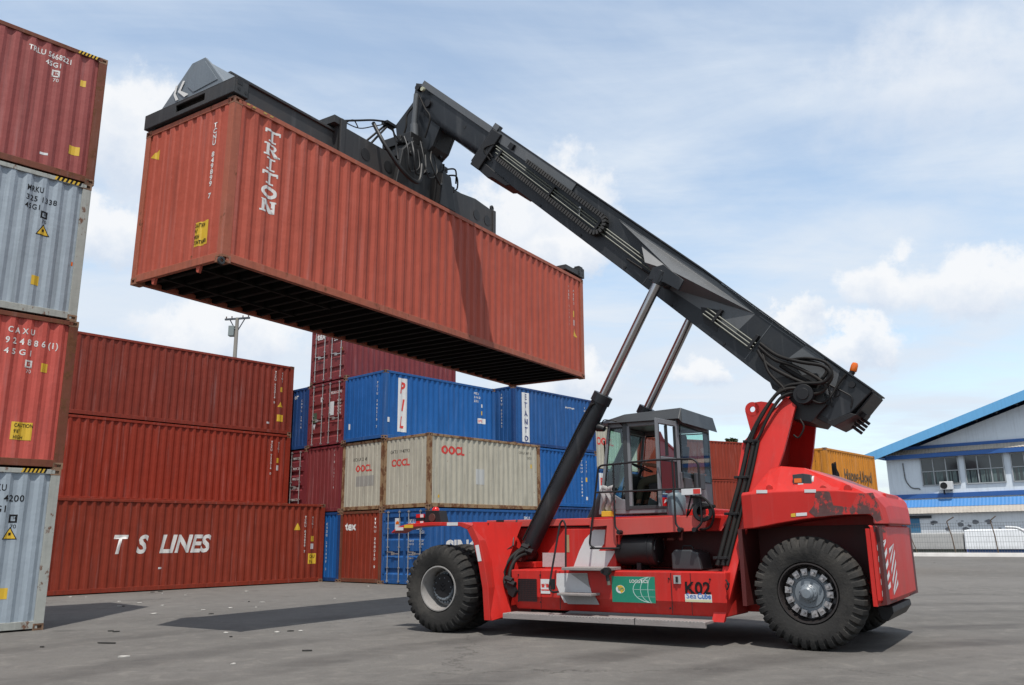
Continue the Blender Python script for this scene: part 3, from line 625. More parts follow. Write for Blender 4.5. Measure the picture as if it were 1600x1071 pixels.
# ---------------------------------------------------------------- the lifted container
CM = Matrix(((0.543379,-0.839426,0.010146,-4.596119),(0.839483,0.543374,-0.003520,12.411929),(-0.002558,0.010430,0.999942,5.863480),(0,0,0,1)))
CM.translation += Vector((0, 0, 0))
lift = container('terracotta red 40 foot container lettered TRITON, lifted high in the air by the truck', CM, 12.192, HC, P_TRI, cont_paint('lifted_frame', (.42, .125, .075), rust=.38, dirt=.3), cont_paint('lifted_casting', (.30, .13, .075), rust=.6, dirt=.3))
def serif(x, z, h, w_, ch):
    s = .28 * h; t_ = .135 * h; P = []
    def foot(cx, zz, ww): P.append(rect(cx - ww / 2, zz, cx + ww / 2, zz + t_))
    if ch == 'T': P += [rect(x, z + h - t_ * 1.4, x + w_, z + h), rect(x + w_ / 2 - s / 2, z + t_, x + w_ / 2 + s / 2, z + h - t_ * 1.4), rect(x, z + h * .68, x + t_, z + h - t_ * 1.4), rect(x + w_ - t_, z + h * .68, x + w_, z + h - t_ * 1.4)]; foot(x + w_ / 2, z, w_ * .55)
    if ch == 'I': P += [rect(x + w_ / 2 - s / 2, z + t_, x + w_ / 2 + s / 2, z + h - t_)]; foot(x + w_ / 2, z, w_ * .6); foot(x + w_ / 2, z + h - t_, w_ * .6)
    if ch == 'R':
        P += [rect(x + w_ * .12, z + t_, x + w_ * .12 + s, z + h - t_), rect(x, z, x + w_ * .42, z + t_), rect(x, z + h - t_, x + w_ * .65, z + h), rect(x + w_ * .3, z + h * .46, x + w_ * .65, z + h * .46 + t_)]
        n = 8; cx, cz, r1, r2 = x + w_ * .62, z + h * .73, h * .27, h * .27 - t_ * .95
        for i in range(n): a, b = -math.pi / 2 + math.pi * i / n, -math.pi / 2 + math.pi * (i + 1) / n; P.append([(cx + r1 * 1.1 * math.cos(a), cz + r1 * math.sin(a)), (cx + r1 * 1.1 * math.cos(b), cz + r1 * math.sin(b)), (cx + r2 * .6 * math.cos(b), cz + r2 * math.sin(b)), (cx + r2 * .6 * math.cos(a), cz + r2 * math.sin(a))])
        P.append([(x + w_ * .5, z + h * .46), (x + w_ * .72, z + h * .46), (x + w_ * .98, z), (x + w_ * .74, z)]); foot(x + w_ * .88, z, w_ * .3)
    if ch == 'O': P += [*ring(x + w_ / 2, z + h / 2, w_ * .5, h * .5, s * .95, 20)]
    if ch == 'N': P += [rect(x + w_ * .08, z + t_, x + w_ * .25, z + h - t_), rect(x + w_ * .75, z, x + w_ * .92, z + h - t_), [(x + w_ * .02, z + h), (x + w_ * .36, z + h), (x + w_ * .92, z), (x + w_ * .62, z)]]; foot(x + w_ * .18, z, w_ * .4); foot(x + w_ * .83, z + h - t_, w_ * .34)
    return P
zq = 2.62
for ch in 'TRITON':
    side_polys(lift, serif(.69, zq - .226, .226, .33, ch), LETW, 'lettering'); zq -= .258
end_text(lift, 'TCNU 849899 7', .455, 2.44, .125, LETW, bold=.03, step=.106, xs=1.1)
side_text(lift, 'TCNU 849899 7', 11.38, 2.42, .12, LETW, bold=.02, step=.107, xs=1.2); side_text(lift, '45G1', 11.63, 2.38, .12, LETW, bold=.02, step=.12, xs=1.2)
side_polys(lift, [[(11.58, 1.12), (11.82, 1.12), (11.64, 1.36)]], YEL, 'warning_triangle'); side_polys(lift, [rect(11.58, 1.66, 11.68, 1.84)], YEL, 'height_sticker'); side_polys(lift, [rect(11.6, 1.42, 11.7, 1.58)], WHITE, 'sticker')
end_polys(lift, [[(2.24, 2.35), (2.02, 2.27), (2.02, 2.47)]], YEL, 'warning_triangle')
end_polys(lift, [rect(.78, .37, .42, .79)], YEL, 'caution_sticker')
for i, s in enumerate(('CAUTION', '9\'6"', 'HIGH', 'CONTAINER')):
    o = end_text(lift, s, .765, .70 - .098 * i, .092, LETK, bold=.02, xs=.62, name='caution_lettering')
    for v in o.data.vertices: v.co.x -= .006
hz = [[(x, HC - .055), (x + .07, HC - .055), (x + .09, HC - .025), (x + .02, HC - .025)] for x in (.24, .36, .60, .74)]
decal('hazard_marking', poly_mesh(hz), lambda a, b: (a, -.003, b), base_mat('worn_yellow', (.50, .33, .08), rough=.7, var=.4, rust=.5), lift)
m = MB()
for y in (.62, 1.82): m.prism([(.03, y - .06, .05), (.03, y + .06, .05), (.03, y + .03, -.07), (.03, y - .02, -.09)], (.05, 0, 0))
part('forklift_tab', m, P_TRI, lift)
# ---------------------------------------------------------------- reach stacker; local frame X forward, Y towards the camera side, Z up
TM = Matrix(((-0.839303,-0.543664,0.000000,4.806780),(0.543664,-0.839303,0.000000,13.053482),(0.000000,0.000000,1.000000,0.000000),(0,0,0,1)))
truck = thing('reach_stacker', 'red container handler truck with a charcoal telescopic boom, numbered K02, lifting the terracotta container', 'reach stacker', TM)
def tp(name, mb, mat, smooth=None, bevel=.006, parent=None, label=None): return part(name, mb, mat, parent or truck, smooth, bevel, label)

# wheels
def tyre_mesh(Rr, hw, nl, depth, gw, bead=.40):
    prof = [(bead, -hw * .62), (bead + .02, -hw * .86), (Rr * .68, -hw), (Rr * .80, -hw * 1.02), (Rr * .90, -hw * .97), (Rr * .955, -hw * .86), (Rr * .985, -hw * .62), (Rr, -hw * .25), (Rr, -.012), (Rr, .012), (Rr, hw * .25), (Rr * .985, hw * .62), (Rr * .955, hw * .86), (Rr * .90, hw * .97), (Rr * .80, hw * 1.02), (Rr * .68, hw), (bead + .02, hw * .86), (bead, hw * .62)]
    m = MB(); n = nl * 6; secs = []
    for k in range(n):
        ph = k % 6; sec = []
        for i, (r, y) in enumerate(prof):
            side = -1 if y < 0 else 1; gr_ = 0
            if r > Rr * .83:
                g1 = (ph in (0, 1)) if side > 0 else (ph in (3, 4))
                if g1 and abs(y) > hw * .2: gr_ = depth * (1.0 if r > Rr * .93 else .3)
            skew = .35 * abs(y) / hw / nl
            a = 2 * math.pi * ((k + (.25 if ph == 1 else (-.25 if ph == 0 else 0)) * gw) / n) + skew * side
            yy = y * (1 - .10) if (gr_ and r < Rr * .97) else y
            sec.append(((r - gr_) * math.cos(a), yy, (r - gr_) * math.sin(a)))
        secs.append(sec)
    secs.append(secs[0]); m.loft(secs, False, False); return m.mesh('tyre', 35)
RW = .762
TY_R = tyre_mesh(RW, .235, 36, .036, 1.0); RF = .724; TY_F = tyre_mesh(RF, .235, 30, .030, 1.2, .37)
def rim_f():
    m = MB(); m.lathe([(.365, .10), (.375, .19), (.37, .205), (.352, .205), (.345, .17), (.33, .12), (.322, .02), (.315, -.10), (.30, -.115), (.285, -.06), (.20, -.055), (.20, -.2)], 48); return m.mesh('rim', 30)
def hub_f():
    m = MB(); m.lathe([(.0, .055), (.19, .055), (.20, .045), (.205, .03), (.205, -.03), (.262, -.04), (.27, -.06), (.0, -.07)], 40)
    for i in range(24): a = 2 * math.pi * i / 24; m.cyl((.234 * math.cos(a), -.05, .234 * math.sin(a)), (.234 * math.cos(a), .012, .234 * math.sin(a)), .017, n=6)
    for i in range(10): a = 2 * math.pi * (i + .3) / 10; m.cyl((.17 * math.cos(a), .04, .17 * math.sin(a)), (.17 * math.cos(a), .065, .17 * math.sin(a)), .010, n=6)
    return m.mesh('hub', 30)
def chev():
    m = MB()
    for z in (.045, -.02): m.prism([(-.05, .056, z), (0, .056, z - .045), (.05, .056, z), (.05, .056, z + .02), (0, .056, z - .022), (-.05, .056, z + .02)], (0, .008, 0))
    m.cyl((0, .055, .075), (0, .066, .075), .012, n=10); return m.mesh('emblem')
def rim_r():
    m = MB(); m.lathe([(.395, .10), (.405, .19), (.40, .205), (.385, .205), (.372, .15), (.36, .10), (.345, .04), (.30, .03), (.29, .06), (.0, .06)], 48); return m.mesh('rim', 30)
def hub_r():
    m = MB(); m.lathe([(.29, .05), (.27, .09), (.20, .085), (.19, .12), (.125, .125), (.12, .15), (.118, .19), (.09, .215), (.085, .27), (.06, .29), (.0, .292)], 40)
    for i in range(14): a = 2 * math.pi * i / 14; m.cyl((.105 * math.cos(a), .18, .105 * math.sin(a)), (.105 * math.cos(a), .208, .105 * math.sin(a)), .010, n=6)
    return m.mesh('hub', 30)
def lugs():
    m = MB(); rg = random.Random(3)
    for i in range(14):
        a = 2 * math.pi * (i + .5) / 14; c, s = math.cos(a), math.sin(a); T = Matrix(((c, 0, -s, 0), (0, 1, 0, 0), (s, 0, c, 0), (0, 0, 0, 1)))
        q = MB(); q.prism([(.235, .06, -.036), (.32, .06, -.044), (.325, .06, .044), (.235, .06, .036)], (0, .075, 0)); q.cyl((.275, .12, 0), (.275, .185, 0), .021, n=6); q.cyl((.275, .18, 0), (.275, .20, 0), .012, n=8)
        q.xf(T @ Matrix.Rotation(rg.uniform(-.05, .05), 4, 'Y')); m.add(q.v, q.f)
    return m.mesh('wheel_clamp', 30)
RIMF, HUBF, CHEV, RIMR, HUBR, LUGS = rim_f(), hub_f(), chev(), rim_r(), hub_r(), lugs()
def wheel(x, y, front, flip, spin=0, outer=True, steer=0):
    o = bpy.data.objects.new('wheel', None); C.objects.link(o); o.parent = truck
    o.matrix_local = Matrix.Translation((x, y, (RF if front else RW) - .012)) @ Matrix.Rotation(steer + (math.pi if flip else 0), 4, 'Z') @ Matrix.Rotation(spin, 4, 'Y')
    link('tyre', TY_F if front else TY_R, RUBBER, o); link('rim', RIMF if front else RIMR, RIMG if front else HUBD, o)
    if outer:
        if front: link('hub', HUBF, HUBG, o); e = link('emblem', CHEV, LETK, o); e.rotation_euler = (0, -spin, 0)
        else: link('hub', HUBR, HUBG, o); link('wheel_clamp', LUGS, LUG, o)
    return o
XF = 5.96
wheel(XF, 1.84, True, False, .3); wheel(XF, 1.28, True, False, 1.1, False); wheel(XF, -1.84, True, True, .7); wheel(XF, -1.28, True, True, .2, False)
wheel(-.01, 1.27, False, False, .13); wheel(-.01, -1.27, False, True, .5)
m = MB(); m.cyl((XF, -1.9, .75), (XF, 1.9, .75), .20, n=20); m.box((XF - .3, -.9, .5), (XF + .3, .9, 1.15)); tp('drive_axle', m, BLACK, 40)
m = MB(); m.cyl((0, -1.2, .75), (0, 1.2, .75), .13, n=16); m.box((-.22, -.9, .55), (.22, .9, .95)); tp('steer_axle', m, BLACK, 40)

# chassis
m = MB()
m.prism([(5.6, -.72, .62), (5.75, -.72, .9), (5.75, -.72, 1.60), (5.6, -.72, 1.74), (3.05, -.72, 1.74), (3.05, -.72, .42), (6.0, -.72, .42)], (0, 1.44, 0))
m.box((.8, -.55, .40), (3.07, .55, 1.70)); m.box((-1.0, -.55, .70), (.82, .55, 2.1))
tp('chassis', m, RED, bevel=.015)
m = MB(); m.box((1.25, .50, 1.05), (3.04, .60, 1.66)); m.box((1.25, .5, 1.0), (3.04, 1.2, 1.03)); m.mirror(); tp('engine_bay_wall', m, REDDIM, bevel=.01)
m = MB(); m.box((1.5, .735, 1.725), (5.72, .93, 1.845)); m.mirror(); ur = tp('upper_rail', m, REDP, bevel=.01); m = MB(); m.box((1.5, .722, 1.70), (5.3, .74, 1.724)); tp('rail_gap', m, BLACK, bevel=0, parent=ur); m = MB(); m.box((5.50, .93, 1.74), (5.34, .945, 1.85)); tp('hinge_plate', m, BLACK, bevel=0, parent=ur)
# front mudguards
def guard(s):
    y0, y1 = .80, 2.07
    m = MB()
    path = [(7.00, 1.655), (6.88, 1.74), (6.62, 1.795), (6.1, 1.815), (5.45, 1.80), (5.22, 1.74), (5.08, 1.50), (4.98, 1.15), (4.90, .75), (4.865, .24)]
    t = .055; inn = [(7.0, 1.635), (6.86, 1.69), (6.62, 1.735), (6.1, 1.755), (5.48, 1.735), (5.33, 1.68), (5.2, 1.46), (5.10, 1.12), (5.02, .74), (4.985, .24)]
    m.prism([(x, s * y1, z) for x, z in path[:6] + inn[:6][::-1]], (0, -s * .42, 0)); m.prism([(x, s * y1, z) for x, z in path[5:] + inn[5:][::-1]], (0, -s * (y1 - y0), 0))
    o = tp('mudguard', m, RED, bevel=.008)
    # side sheet that runs from the mudguard in to the body
    E = [(5.22, 2.068, 1.80), (4.85, 2.05, .24), (4.72, 1.66, .31), (4.87, 1.668, .98), (4.86, 1.06, 1.80)]
    m = MB(); v = [(x, s * y, z) for x, y, z in E]; v2 = [(x + .03, s * (y - .04), z) for x, y, z in E]
    m.add(v + v2, [(0, 1, 3, 4), (1, 2, 3), (5, 9, 8, 6), (6, 8, 7), (0, 5, 6, 1), (1, 6, 7, 2), (4, 3, 8, 9), (0, 4, 9, 5), (2, 7, 8, 3)])
    tp('side_sheet', m, RED, bevel=0, parent=o)
    for a, b, c, mt in ((6.9, 6.72, 1.715, WHITE), (6.70, 6.50, 1.755, YEL), (5.75, 5.52, 1.778, WHITE)):
        q = MB(); q.box((a, s * 2.071, c - .03), (b, s * 2.076, c + .025)); tp('reflector', q, mt, bevel=0, parent=o)
    q = MB(); q.prism([(5.16, s * 2.071, 1.42), (5.09, s * 2.071, 1.43), (5.03, s * 2.071, 1.17), (5.10, s * 2.071, 1.16)], (0, s * .004, 0)); tp('reflector', q, WHITE, bevel=0, parent=o)
guard(1); guard(-1)
# front lamp cluster on the near mudguard
for s in (1,):
    m = MB(); m.prism([(6.52, s * 1.75, 1.80), (6.12, s * 1.75, 1.80), (6.18, s * 1.75, 2.02), (6.48, s * 1.75, 2.03)], (0, -s * .22, 0)); o = tp('headlamp', m, BLACK)
    m = MB(); m.cyl((6.33, s * 1.74, 1.90), (6.33, s * 1.765, 1.90), .075, n=16); tp('lens', m, base_mat('amber_dark', (.10, .04, .03), rough=.15), 40, parent=o)
    m = MB(); m.lathe([(0, .075), (.04, .068), (.065, .04), (.07, 0)], 20); m.xf(Matrix.Translation((6.34, s * 1.64, 2.02)) @ Matrix.Rotation(math.pi / 2, 4, 'X')); tp('beacon', m, REDL, 40, 0, parent=o)
    for z, mt in ((1.94, REDL), (1.82, REDL), (1.88, BLACK)):
        m = MB(); m.box((6.70, s * 1.72, z - .035), (6.52, s * 1.75, z + .03)); tp('marker_lamp', m, mt, bevel=0, parent=o)
    for z in (1.94, 1.82): m = MB(); m.box((6.60, s * 1.751, z - .03), (6.53, s * 1.756, z + .025)); tp('reflector', m, WHITE, bevel=0, parent=o)
# lever on the mudguard sheet
m = MB(); m.pipe([(4.98, 1.06, 1.83), (4.94, 1.16, 1.78), (4.90, 1.30, 1.55), (4.86, 1.38, 1.40)], .016); m.pipe([(4.86, 1.4, 1.40), (5.05, 1.78, 1.17)], .008); m.box((5.03, 1.77, 1.14), (5.09, 1.84, 1.19)); m.box((5.1, 1.72, 1.70), (5.16, 1.78, 1.78)); tp('hatch_lever', m, BLACK, 40, 0)

# side tanks (the long boxes between the wheels)
def tank(s):
    y = 1.65
    top = [(4.773, 1.650, 0.972), (1.068, 1.650, 1.051)]
    x1, x0 = top[0][0], top[1][0]
    m = MB(); sec = lambda x, xb: [(x, s * .72, .40), (x, s * .72, 1.02), (x, s * y, 1.02), (x - .0, s * y, .60), (xb, s * (y - .10), .395)]
    m.loft([sec(x1 - .05, x1 - .10), sec(x0, x0 + .05)]); return tp('side_tank', m, RED, bevel=.015)
TK = tank(1); tank(-1)
YS = 1.654
def flat(name, polys, mat, y=YS, parent=None, th=.004, label=None):
    """thin sheet pieces lying on a wall of constant y; polys of (x,z); each piece its own part"""
    if len(polys) > 1 and name not in ('sticker_border',): 
        for p in polys: o = flat(name, [p], mat, y, parent, th, label)
        return o
    m = MB()
    for p in polys: m.prism([(x, y, z) for x, z in p], (0, th, 0))
    return tp(name, m, mat, bevel=0, parent=parent or truck, label=label)
def pr(x0, z0, x1, z1): return [(x0, z0), (x1, z0), (x1, z1), (x0, z1)]
def ttext(body, x, z, size, mat, y=YS + .006, bold=0.0, xs=1.0, parent=None, name='lettering', shear=0):
    q = text_mesh(body, size, bold, shear, 1, 'LEFT', xs); return decal(name, q, lambda a, b: (x - a, y, z + b), mat, parent or truck)
# grille
gx = (4.585, 1.650, 0.872); gx2 = (4.233, 1.650, 0.529)
m = MB()
for i in range(12): z = gx2[2] + (gx[2] - gx2[2]) * i / 11; m.box((gx[0], YS, z - .006), (gx2[0], YS + .006, z + .006))
for i in range(13): x = gx[0] + (gx2[0] - gx[0]) * i / 12; m.box((x - .005, YS, gx2[2]), (x + .005, YS + .007, gx[2]))
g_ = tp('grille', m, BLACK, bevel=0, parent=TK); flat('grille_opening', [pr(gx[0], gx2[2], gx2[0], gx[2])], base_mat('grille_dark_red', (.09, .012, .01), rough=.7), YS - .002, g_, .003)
m = MB()
for x in (4.60, 4.18): 
    for z in (.52, .72, .94): m.cyl((x - .02, YS, z), (x - .02, YS + .012, z), .012, n=6)
for x, z in ((1.93, .92), (1.93, .50), (1.30, .92)): m.cyl((x, YS, z), (x, YS + .014, z), .014, n=8)
tp('bolt', m, BLACK, bevel=0, parent=TK)
flat('panel_gap', [pr(1.905, .42, 1.895, 1.0), pr(1.60, .42, 1.592, 1.0), pr(3.80, .42, 3.79, 1.0), pr(4.155, .42, 4.148, 1.0)], BLACK, YS - .003, TK, .004)
a_ = (4.152, 1.650, 0.879); b_ = (3.977, 1.650, 0.654)
flat('sticker', [pr(a_[0], b_[2], b_[0], a_[2])], WHITE, parent=TK); ttext('NO STEP', a_[0] - .01, a_[2] - .10, .042, LETR, bold=.01, parent=TK, xs=.8); flat('sticker_border', [pr(a_[0] - .01, .70, b_[0] + .01, .72), pr(a_[0] - .02, .75, a_[0] - .07, .80), pr(b_[0] + .02, .75, b_[0] + .07, .80)], LETR, YS + .005, TK, .001)
m = MB(); m.prism([(4.299, 1.300, 0.974), (4.255, 1.300, 1.244), (3.898, 1.300, 1.667), (2.933, 1.300, 1.663), (2.963, 1.300, 0.990)], (0, -.56, 0)); SB = tp('side_box', m, RED, bevel=.008)
# white paint flash on the tank and on the chassis above it
def xz(pts): return [(p[0], p[2]) for p in pts]
flat('white_flash', [xz([(3.850, 1.650, 0.973), (3.292, 1.650, 0.980), (3.275, 1.650, 0.845), (3.224, 1.650, 0.682), (3.129, 1.650, 0.542), (3.721, 1.650, 0.524), (3.788, 1.650, 0.639), (3.859, 1.650, 0.795)])], WHITE, parent=TK)
flat('white_flash', [xz([(3.337, 1.300, 1.649), (3.128, 1.300, 1.645), (3.160, 1.300, 1.425), (3.257, 1.300, 1.315), (2.960, 1.300, 1.315), (3.177, 1.300, 0.997), (3.762, 1.300, 0.991), (3.620, 1.300, 1.305), (3.507, 1.300, 1.498)])], WHITE, 1.301)
flat('sticker', [xz([(4.317, 1.300, 1.285), (3.885, 1.300, 1.285), (3.892, 1.300, 1.060), (4.322, 1.300, 1.057)])], base_mat('lifting_chart', (.50, .42, .42), rough=.5, var=.25, nscale=30), 1.301, label='grey lifting chart')
# green sign
g0 = (2.870, 1.650, 0.942); g1 = (2.158, 1.650, 0.563)
GS = flat('sign', [pr(g0[0], g1[2], g1[0], g0[2])], GREEN, YS, TK, .008, 'green sign with a globe of white lines')
gw, gh = g0[0] - g1[0], g0[2] - g1[2]
def gmap(a, b, o=.010): return (g0[0] - a, YS + o, g1[2] + b)
decal('emblem', poly_mesh([ell(.20 * gw, .50 * gh, .105 * gw, .16 * gh)]), lambda a, b: gmap(a, b), WHITE, GS)
decal('emblem', poly_mesh([[(.22 * gw, .35 * gh), (.27 * gw, .40 * gh), (.305 * gw, .5 * gh), (.27 * gw, .6 * gh), (.22 * gw, .65 * gh), (.12 * gw, .62 * gh)]]), lambda a, b: gmap(a, b, .011), YEL, GS)
decal('emblem', text_mesh('GPS', .10 * gh * 1.6, .02), lambda a, b: gmap(a + .14 * gw, b + .45 * gh, .0125), GREEN, GS)
gl = []
def arc(cx, cz, rx, rz, a0, a1, t, n=14):
    for i in range(n):
        a, b = a0 + (a1 - a0) * i / n, a0 + (a1 - a0) * (i + 1) / n
        gl.append([(cx + rx * math.cos(a), cz + rz * math.sin(a)), (cx + rx * math.cos(b), cz + rz * math.sin(b)), (cx + (rx - t) * math.cos(b), cz + (rz - t) * math.sin(b)), (cx + (rx - t) * math.cos(a), cz + (rz - t) * math.sin(a))])
arc(.93 * gw, .5 * gh, .44 * gw, .5 * gh, math.pi * .5, math.pi * 1.5, .012); arc(.93 * gw, .5 * gh, .27 * gw, .5 * gh, math.pi * .5, math.pi * 1.5, .010); arc(.93 * gw, .5 * gh, .10 * gw, .5 * gh, math.pi * .5, math.pi * 1.5, .010)
gl += [rect(.52 * gw, .495 * gh, .995 * gw, .51 * gh), rect(.6 * gw, .23 * gh, .99 * gw, .24 * gh)]
decal('emblem', poly_mesh(gl), lambda a, b: gmap(a, b), base_mat('pale_green_line', (.45, .66, .60), rough=.5), GS)
decal('lettering', text_mesh('LOGISTICS', .17 * gh, .02), lambda a, b: gmap(a + .42 * gw, b + .76 * gh), LETW, GS)
# number and sticker
k0 = (1.707, 1.650, 0.711); k1 = (1.278, 1.650, 0.889); kh = (1.696, 1.650, 0.891)
def fit(body, x, z, size, width, mat, bold, par, y=YS + .006):
    q = text_mesh(body, size, bold, 0, 1); w0 = max(v.co.x for v in q.vertices); bpy.data.meshes.remove(q); return ttext(body, x, z, size, mat, y, bold, width / w0, par)
fit('K02', k0[0] - .01, k0[2] + .006, (kh[2] - k0[2]) * 1.30, k0[0] - k1[0] - .03, LETK, .02, TK)
s0 = (1.693, 1.650, 0.707); s1 = (1.289, 1.650, 0.598)
st_ = flat('sticker', [pr(s0[0], s1[2], s1[0], s0[2])], WHITE, YS + .001, TK, .005, 'white SeaCube sticker')
flat('sticker_band', [pr(s0[0] - .005, s1[2] + .003, s1[0] + .005, s1[2] + .035)], base_mat('pale_yellow', (.62, .60, .38), rough=.5), YS + .006, st_, .002)
MBL = base_mat('mid_blue_lettering', (.03, .16, .50), rough=.5); sw = s0[0] - s1[0]
fit('Sea', s0[0] - .02, s1[2] + .052, .105, sw * .38, MBL, 0, st_, YS + .009); fit('Cube', s0[0] - .03 - sw * .40, s1[2] + .052, .105, sw * .50, MBL, .025, st_, YS + .009)
a_ = (1.851, 1.650, 0.970); flat('latch', [pr(a_[0], a_[2] - .12, a_[0] - .11, a_[2])], STEEL, YS, TK, .02); flat('latch', [pr(a_[0] - .04, a_[2] - .10, a_[0] - .07, a_[2] - .02)], BLACK, YS + .02, TK, .02)
m = MB(); m.cyl((1.03, YS, .86), (1.03, YS + .03, .86), .02, n=8); m.tube([(1.06, YS + .02, .92), (1.02, YS + .03, .85), (1.05, YS + .03, .78)], .012); tp('hook', m, BLACK, 40, 0, TK)
# walkway step along the bottom
m = MB(); m.box((1.30, 1.52, .315), (4.70, 1.95, .355)); m.box((1.30, 1.90, .27), (4.70, 1.955, .35)); w_ = tp('walkway', m, STEPM, bevel=.006)
m = MB()
for i in range(60): x = 1.34 + 3.30 * i / 60; m.box((x, 1.935, .352), (x + .03, 1.957, .364))
tp('tread_edge', m, base_mat('worn_tread', (.46, .43, .41), rough=.5), bevel=0, parent=w_); m = MB(); m.box((2.37, 1.9, .268), (2.38, 1.96, .366)); tp('joint', m, BLACK, bevel=0, parent=w_)
# boarding steps with handrail
bs = MB(); bs.box(((3.610, 1.900, 1.053)[0], 1.45, 1.03), ((2.806, 1.900, 1.061)[0], 1.92, 1.075)); bs.box(((3.672, 1.950, 0.708)[0], 1.66, .655), ((3.076, 1.950, 0.722)[0], 1.97, .69)); tp('boarding_step', bs, STEPM, bevel=.006)
m = MB(); m.prism([(p[0], YS + .003, p[2]) for p in ((3.764, 1.650, 0.669), (3.191, 1.650, 0.683), (3.097, 1.650, 0.515), (3.652, 1.650, 0.507))], (0, .01, 0)); m.prism([(p[0], YS + .006, p[2]) for p in ((3.580, 1.650, 0.966), (3.293, 1.650, 0.970), (3.255, 1.650, 0.768))], (0, .004, 0)); tp('kick_plate', m, base_mat('perforated_grey', (.36, .36, .36), rough=.5, var=.25, nscale=40), bevel=0)
hr = [(3.626, 1.750, 1.048), (3.606, 1.750, 1.711), (3.650, 1.750, 1.813), (3.711, 1.750, 1.753), (3.811, 1.900, 0.954), (3.821, 1.950, 0.752), (3.765, 1.950, 0.696), (3.660, 1.950, 0.708)]
m = MB(); m.pipe(hr, .016, 8, .06); tp('grab_rail', m, BLACK, 50, 0)
m = MB(); q_ = (3.784, 1.930, 0.839); m.box((q_[0] - .05, 1.9, q_[2] - .1), (q_[0] + .0, 1.97, q_[2] + .06)); tp('rail_bracket', m, BLACK)
a_ = (3.852, 1.300, 1.573); flat('reflector_strip', [pr(a_[0], a_[2] - .28, a_[0] - .05, a_[2])], base_mat('tan_strip', (.40, .30, .16), rough=.6), 1.301)

# platform beside the cab
PY = 1.42
def plate(name, pts, y, th, mat, bevel=.006): m = MB(); m.prism([(p[0], y, p[2]) for p in pts], (0, -th, 0)); return tp(name, m, mat, bevel=bevel)
pf = [(3.349, 1.420, 1.810), (1.335, 1.420, 1.833), (1.430, 1.420, 1.611), (2.890, 1.420, 1.553), (2.899, 1.420, 1.346), (3.092, 1.420, 1.327), (3.042, 1.420, 1.704), (3.354, 1.420, 1.689)]
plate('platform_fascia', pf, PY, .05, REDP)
m = MB(); m.box((pf[0][0], .80, 1.79), (pf[1][0], 1.41, 1.84)); m.box((pf[6][0] - .2, .85, 1.3), (pf[6][0] - .16, 1.38, 1.80)); tp('platform', m, RED)
rails = MB()
RY = 1.50
rails.pipe([(3.220, 1.500, 1.358), (3.322, 1.500, 1.408), (3.112, 1.500, 2.657), (2.127, 1.500, 2.692), (1.511, 1.500, 2.674), (1.424, 1.500, 2.602), (1.423, 1.500, 1.713), (1.538, 1.500, 1.622)], .017, 8, .08)
rails.pipe([(2.847, 1.500, 2.683), (2.857, 1.500, 1.680), (2.771, 1.500, 1.600)], .016, 8, .05); rails.pipe([(1.841, 1.500, 2.684), (1.838, 1.500, 1.702), (1.760, 1.500, 1.625)], .016, 8, .05)
rails.pipe([(3.187, 1.500, 2.231), (1.418, 1.500, 2.229)], .015); rails.pipe([(3.312, 1.500, 1.358), (2.818, 1.450, 1.356)], .015)
tp('platform_railing', rails, BLACK, 50, 0)
for p in ((2.792, 1.480, 1.601), (1.779, 1.480, 1.625), (1.546, 1.480, 1.622)): m = MB(); m.cyl((p[0], 1.41, p[2]), (p[0], 1.53, p[2]), .035, n=10); tp('rail_clamp', m, BLACK, 40, 0)

# air cleaner, exhaust pipe, battery box
a0 = (2.946, 1.200, 1.203); a1 = (2.284, 1.200, 1.244)
zc = 1.33; m = MB()
Mx = lambda x: Matrix.Translation((x, 1.15, zc)) @ Matrix.Rotation(-math.pi / 2, 4, 'Z')
L_ = a0[0] - a1[0]
m.lathe([(0, 0), (.20, 0), (.235, .02), (.245, .05), (.245, .10), (.255, .105), (.255, .125), (.245, .13), (.245, L_ - .04), (.22, L_), (0, L_)], 36); m.xf(Matrix.Translation((a1[0], 1.15, zc)) @ Matrix.Rotation(-math.pi / 2, 4, 'Z')); 
ac = tp('air_cleaner', m, BLACK, 35, 0)
m = MB(); m.cyl((a0[0] - .03, 1.15, zc - .02), (a0[0] + .24, 1.15, zc - .02), .10, .095, 20); m.cyl((a0[0] + .2, 1.15, zc - .02), (a0[0] + .27, 1.15, zc - .02), .115, .105, 20); tp('air_duct', m, HOSE, 40, 0, ac)
m = MB(); 
for k in range(3): m.pipe([(a1[0] - .01 - .005 * k, 1.15 + .2 * math.cos(t), zc + .2 * math.sin(t)) for t in (k * 2.1, k * 2.1 + .5, k * 2.1 + 1.0)], .012)
m.box((a1[0] + .2, 1.05, zc + .22), (a1[0] + .5, 1.25, zc + .36)); m.box((a1[0] + .25, 1.0, 1.0), (a1[0] + .32, 1.3, zc - .2)); tp('bracket', m, BLACK, bevel=0, parent=ac)
m = MB(); b0 = (2.000, 1.300, 1.039); b1 = (1.532, 1.300, 1.043)
m.prism([(b0[0], 1.35, 1.035), (b1[0], 1.35, 1.035), (b1[0] + .04, 1.35, 1.28), (b1[0] + .16, 1.35, 1.33), (b0[0] - .05, 1.35, 1.33), (b0[0], 1.35, 1.27)], (0, -.5, 0)); bb = tp('battery_box', m, CABD, bevel=.02)
m = MB(); m.pipe([(b0[0] - .12, 1.2, 1.335), (b0[0] - .14, 1.2, 1.385), (b0[0] - .28, 1.2, 1.385), (b0[0] - .30, 1.2, 1.335)], .01, 6, .02); tp('handle', m, BLACK, 40, 0, bb)
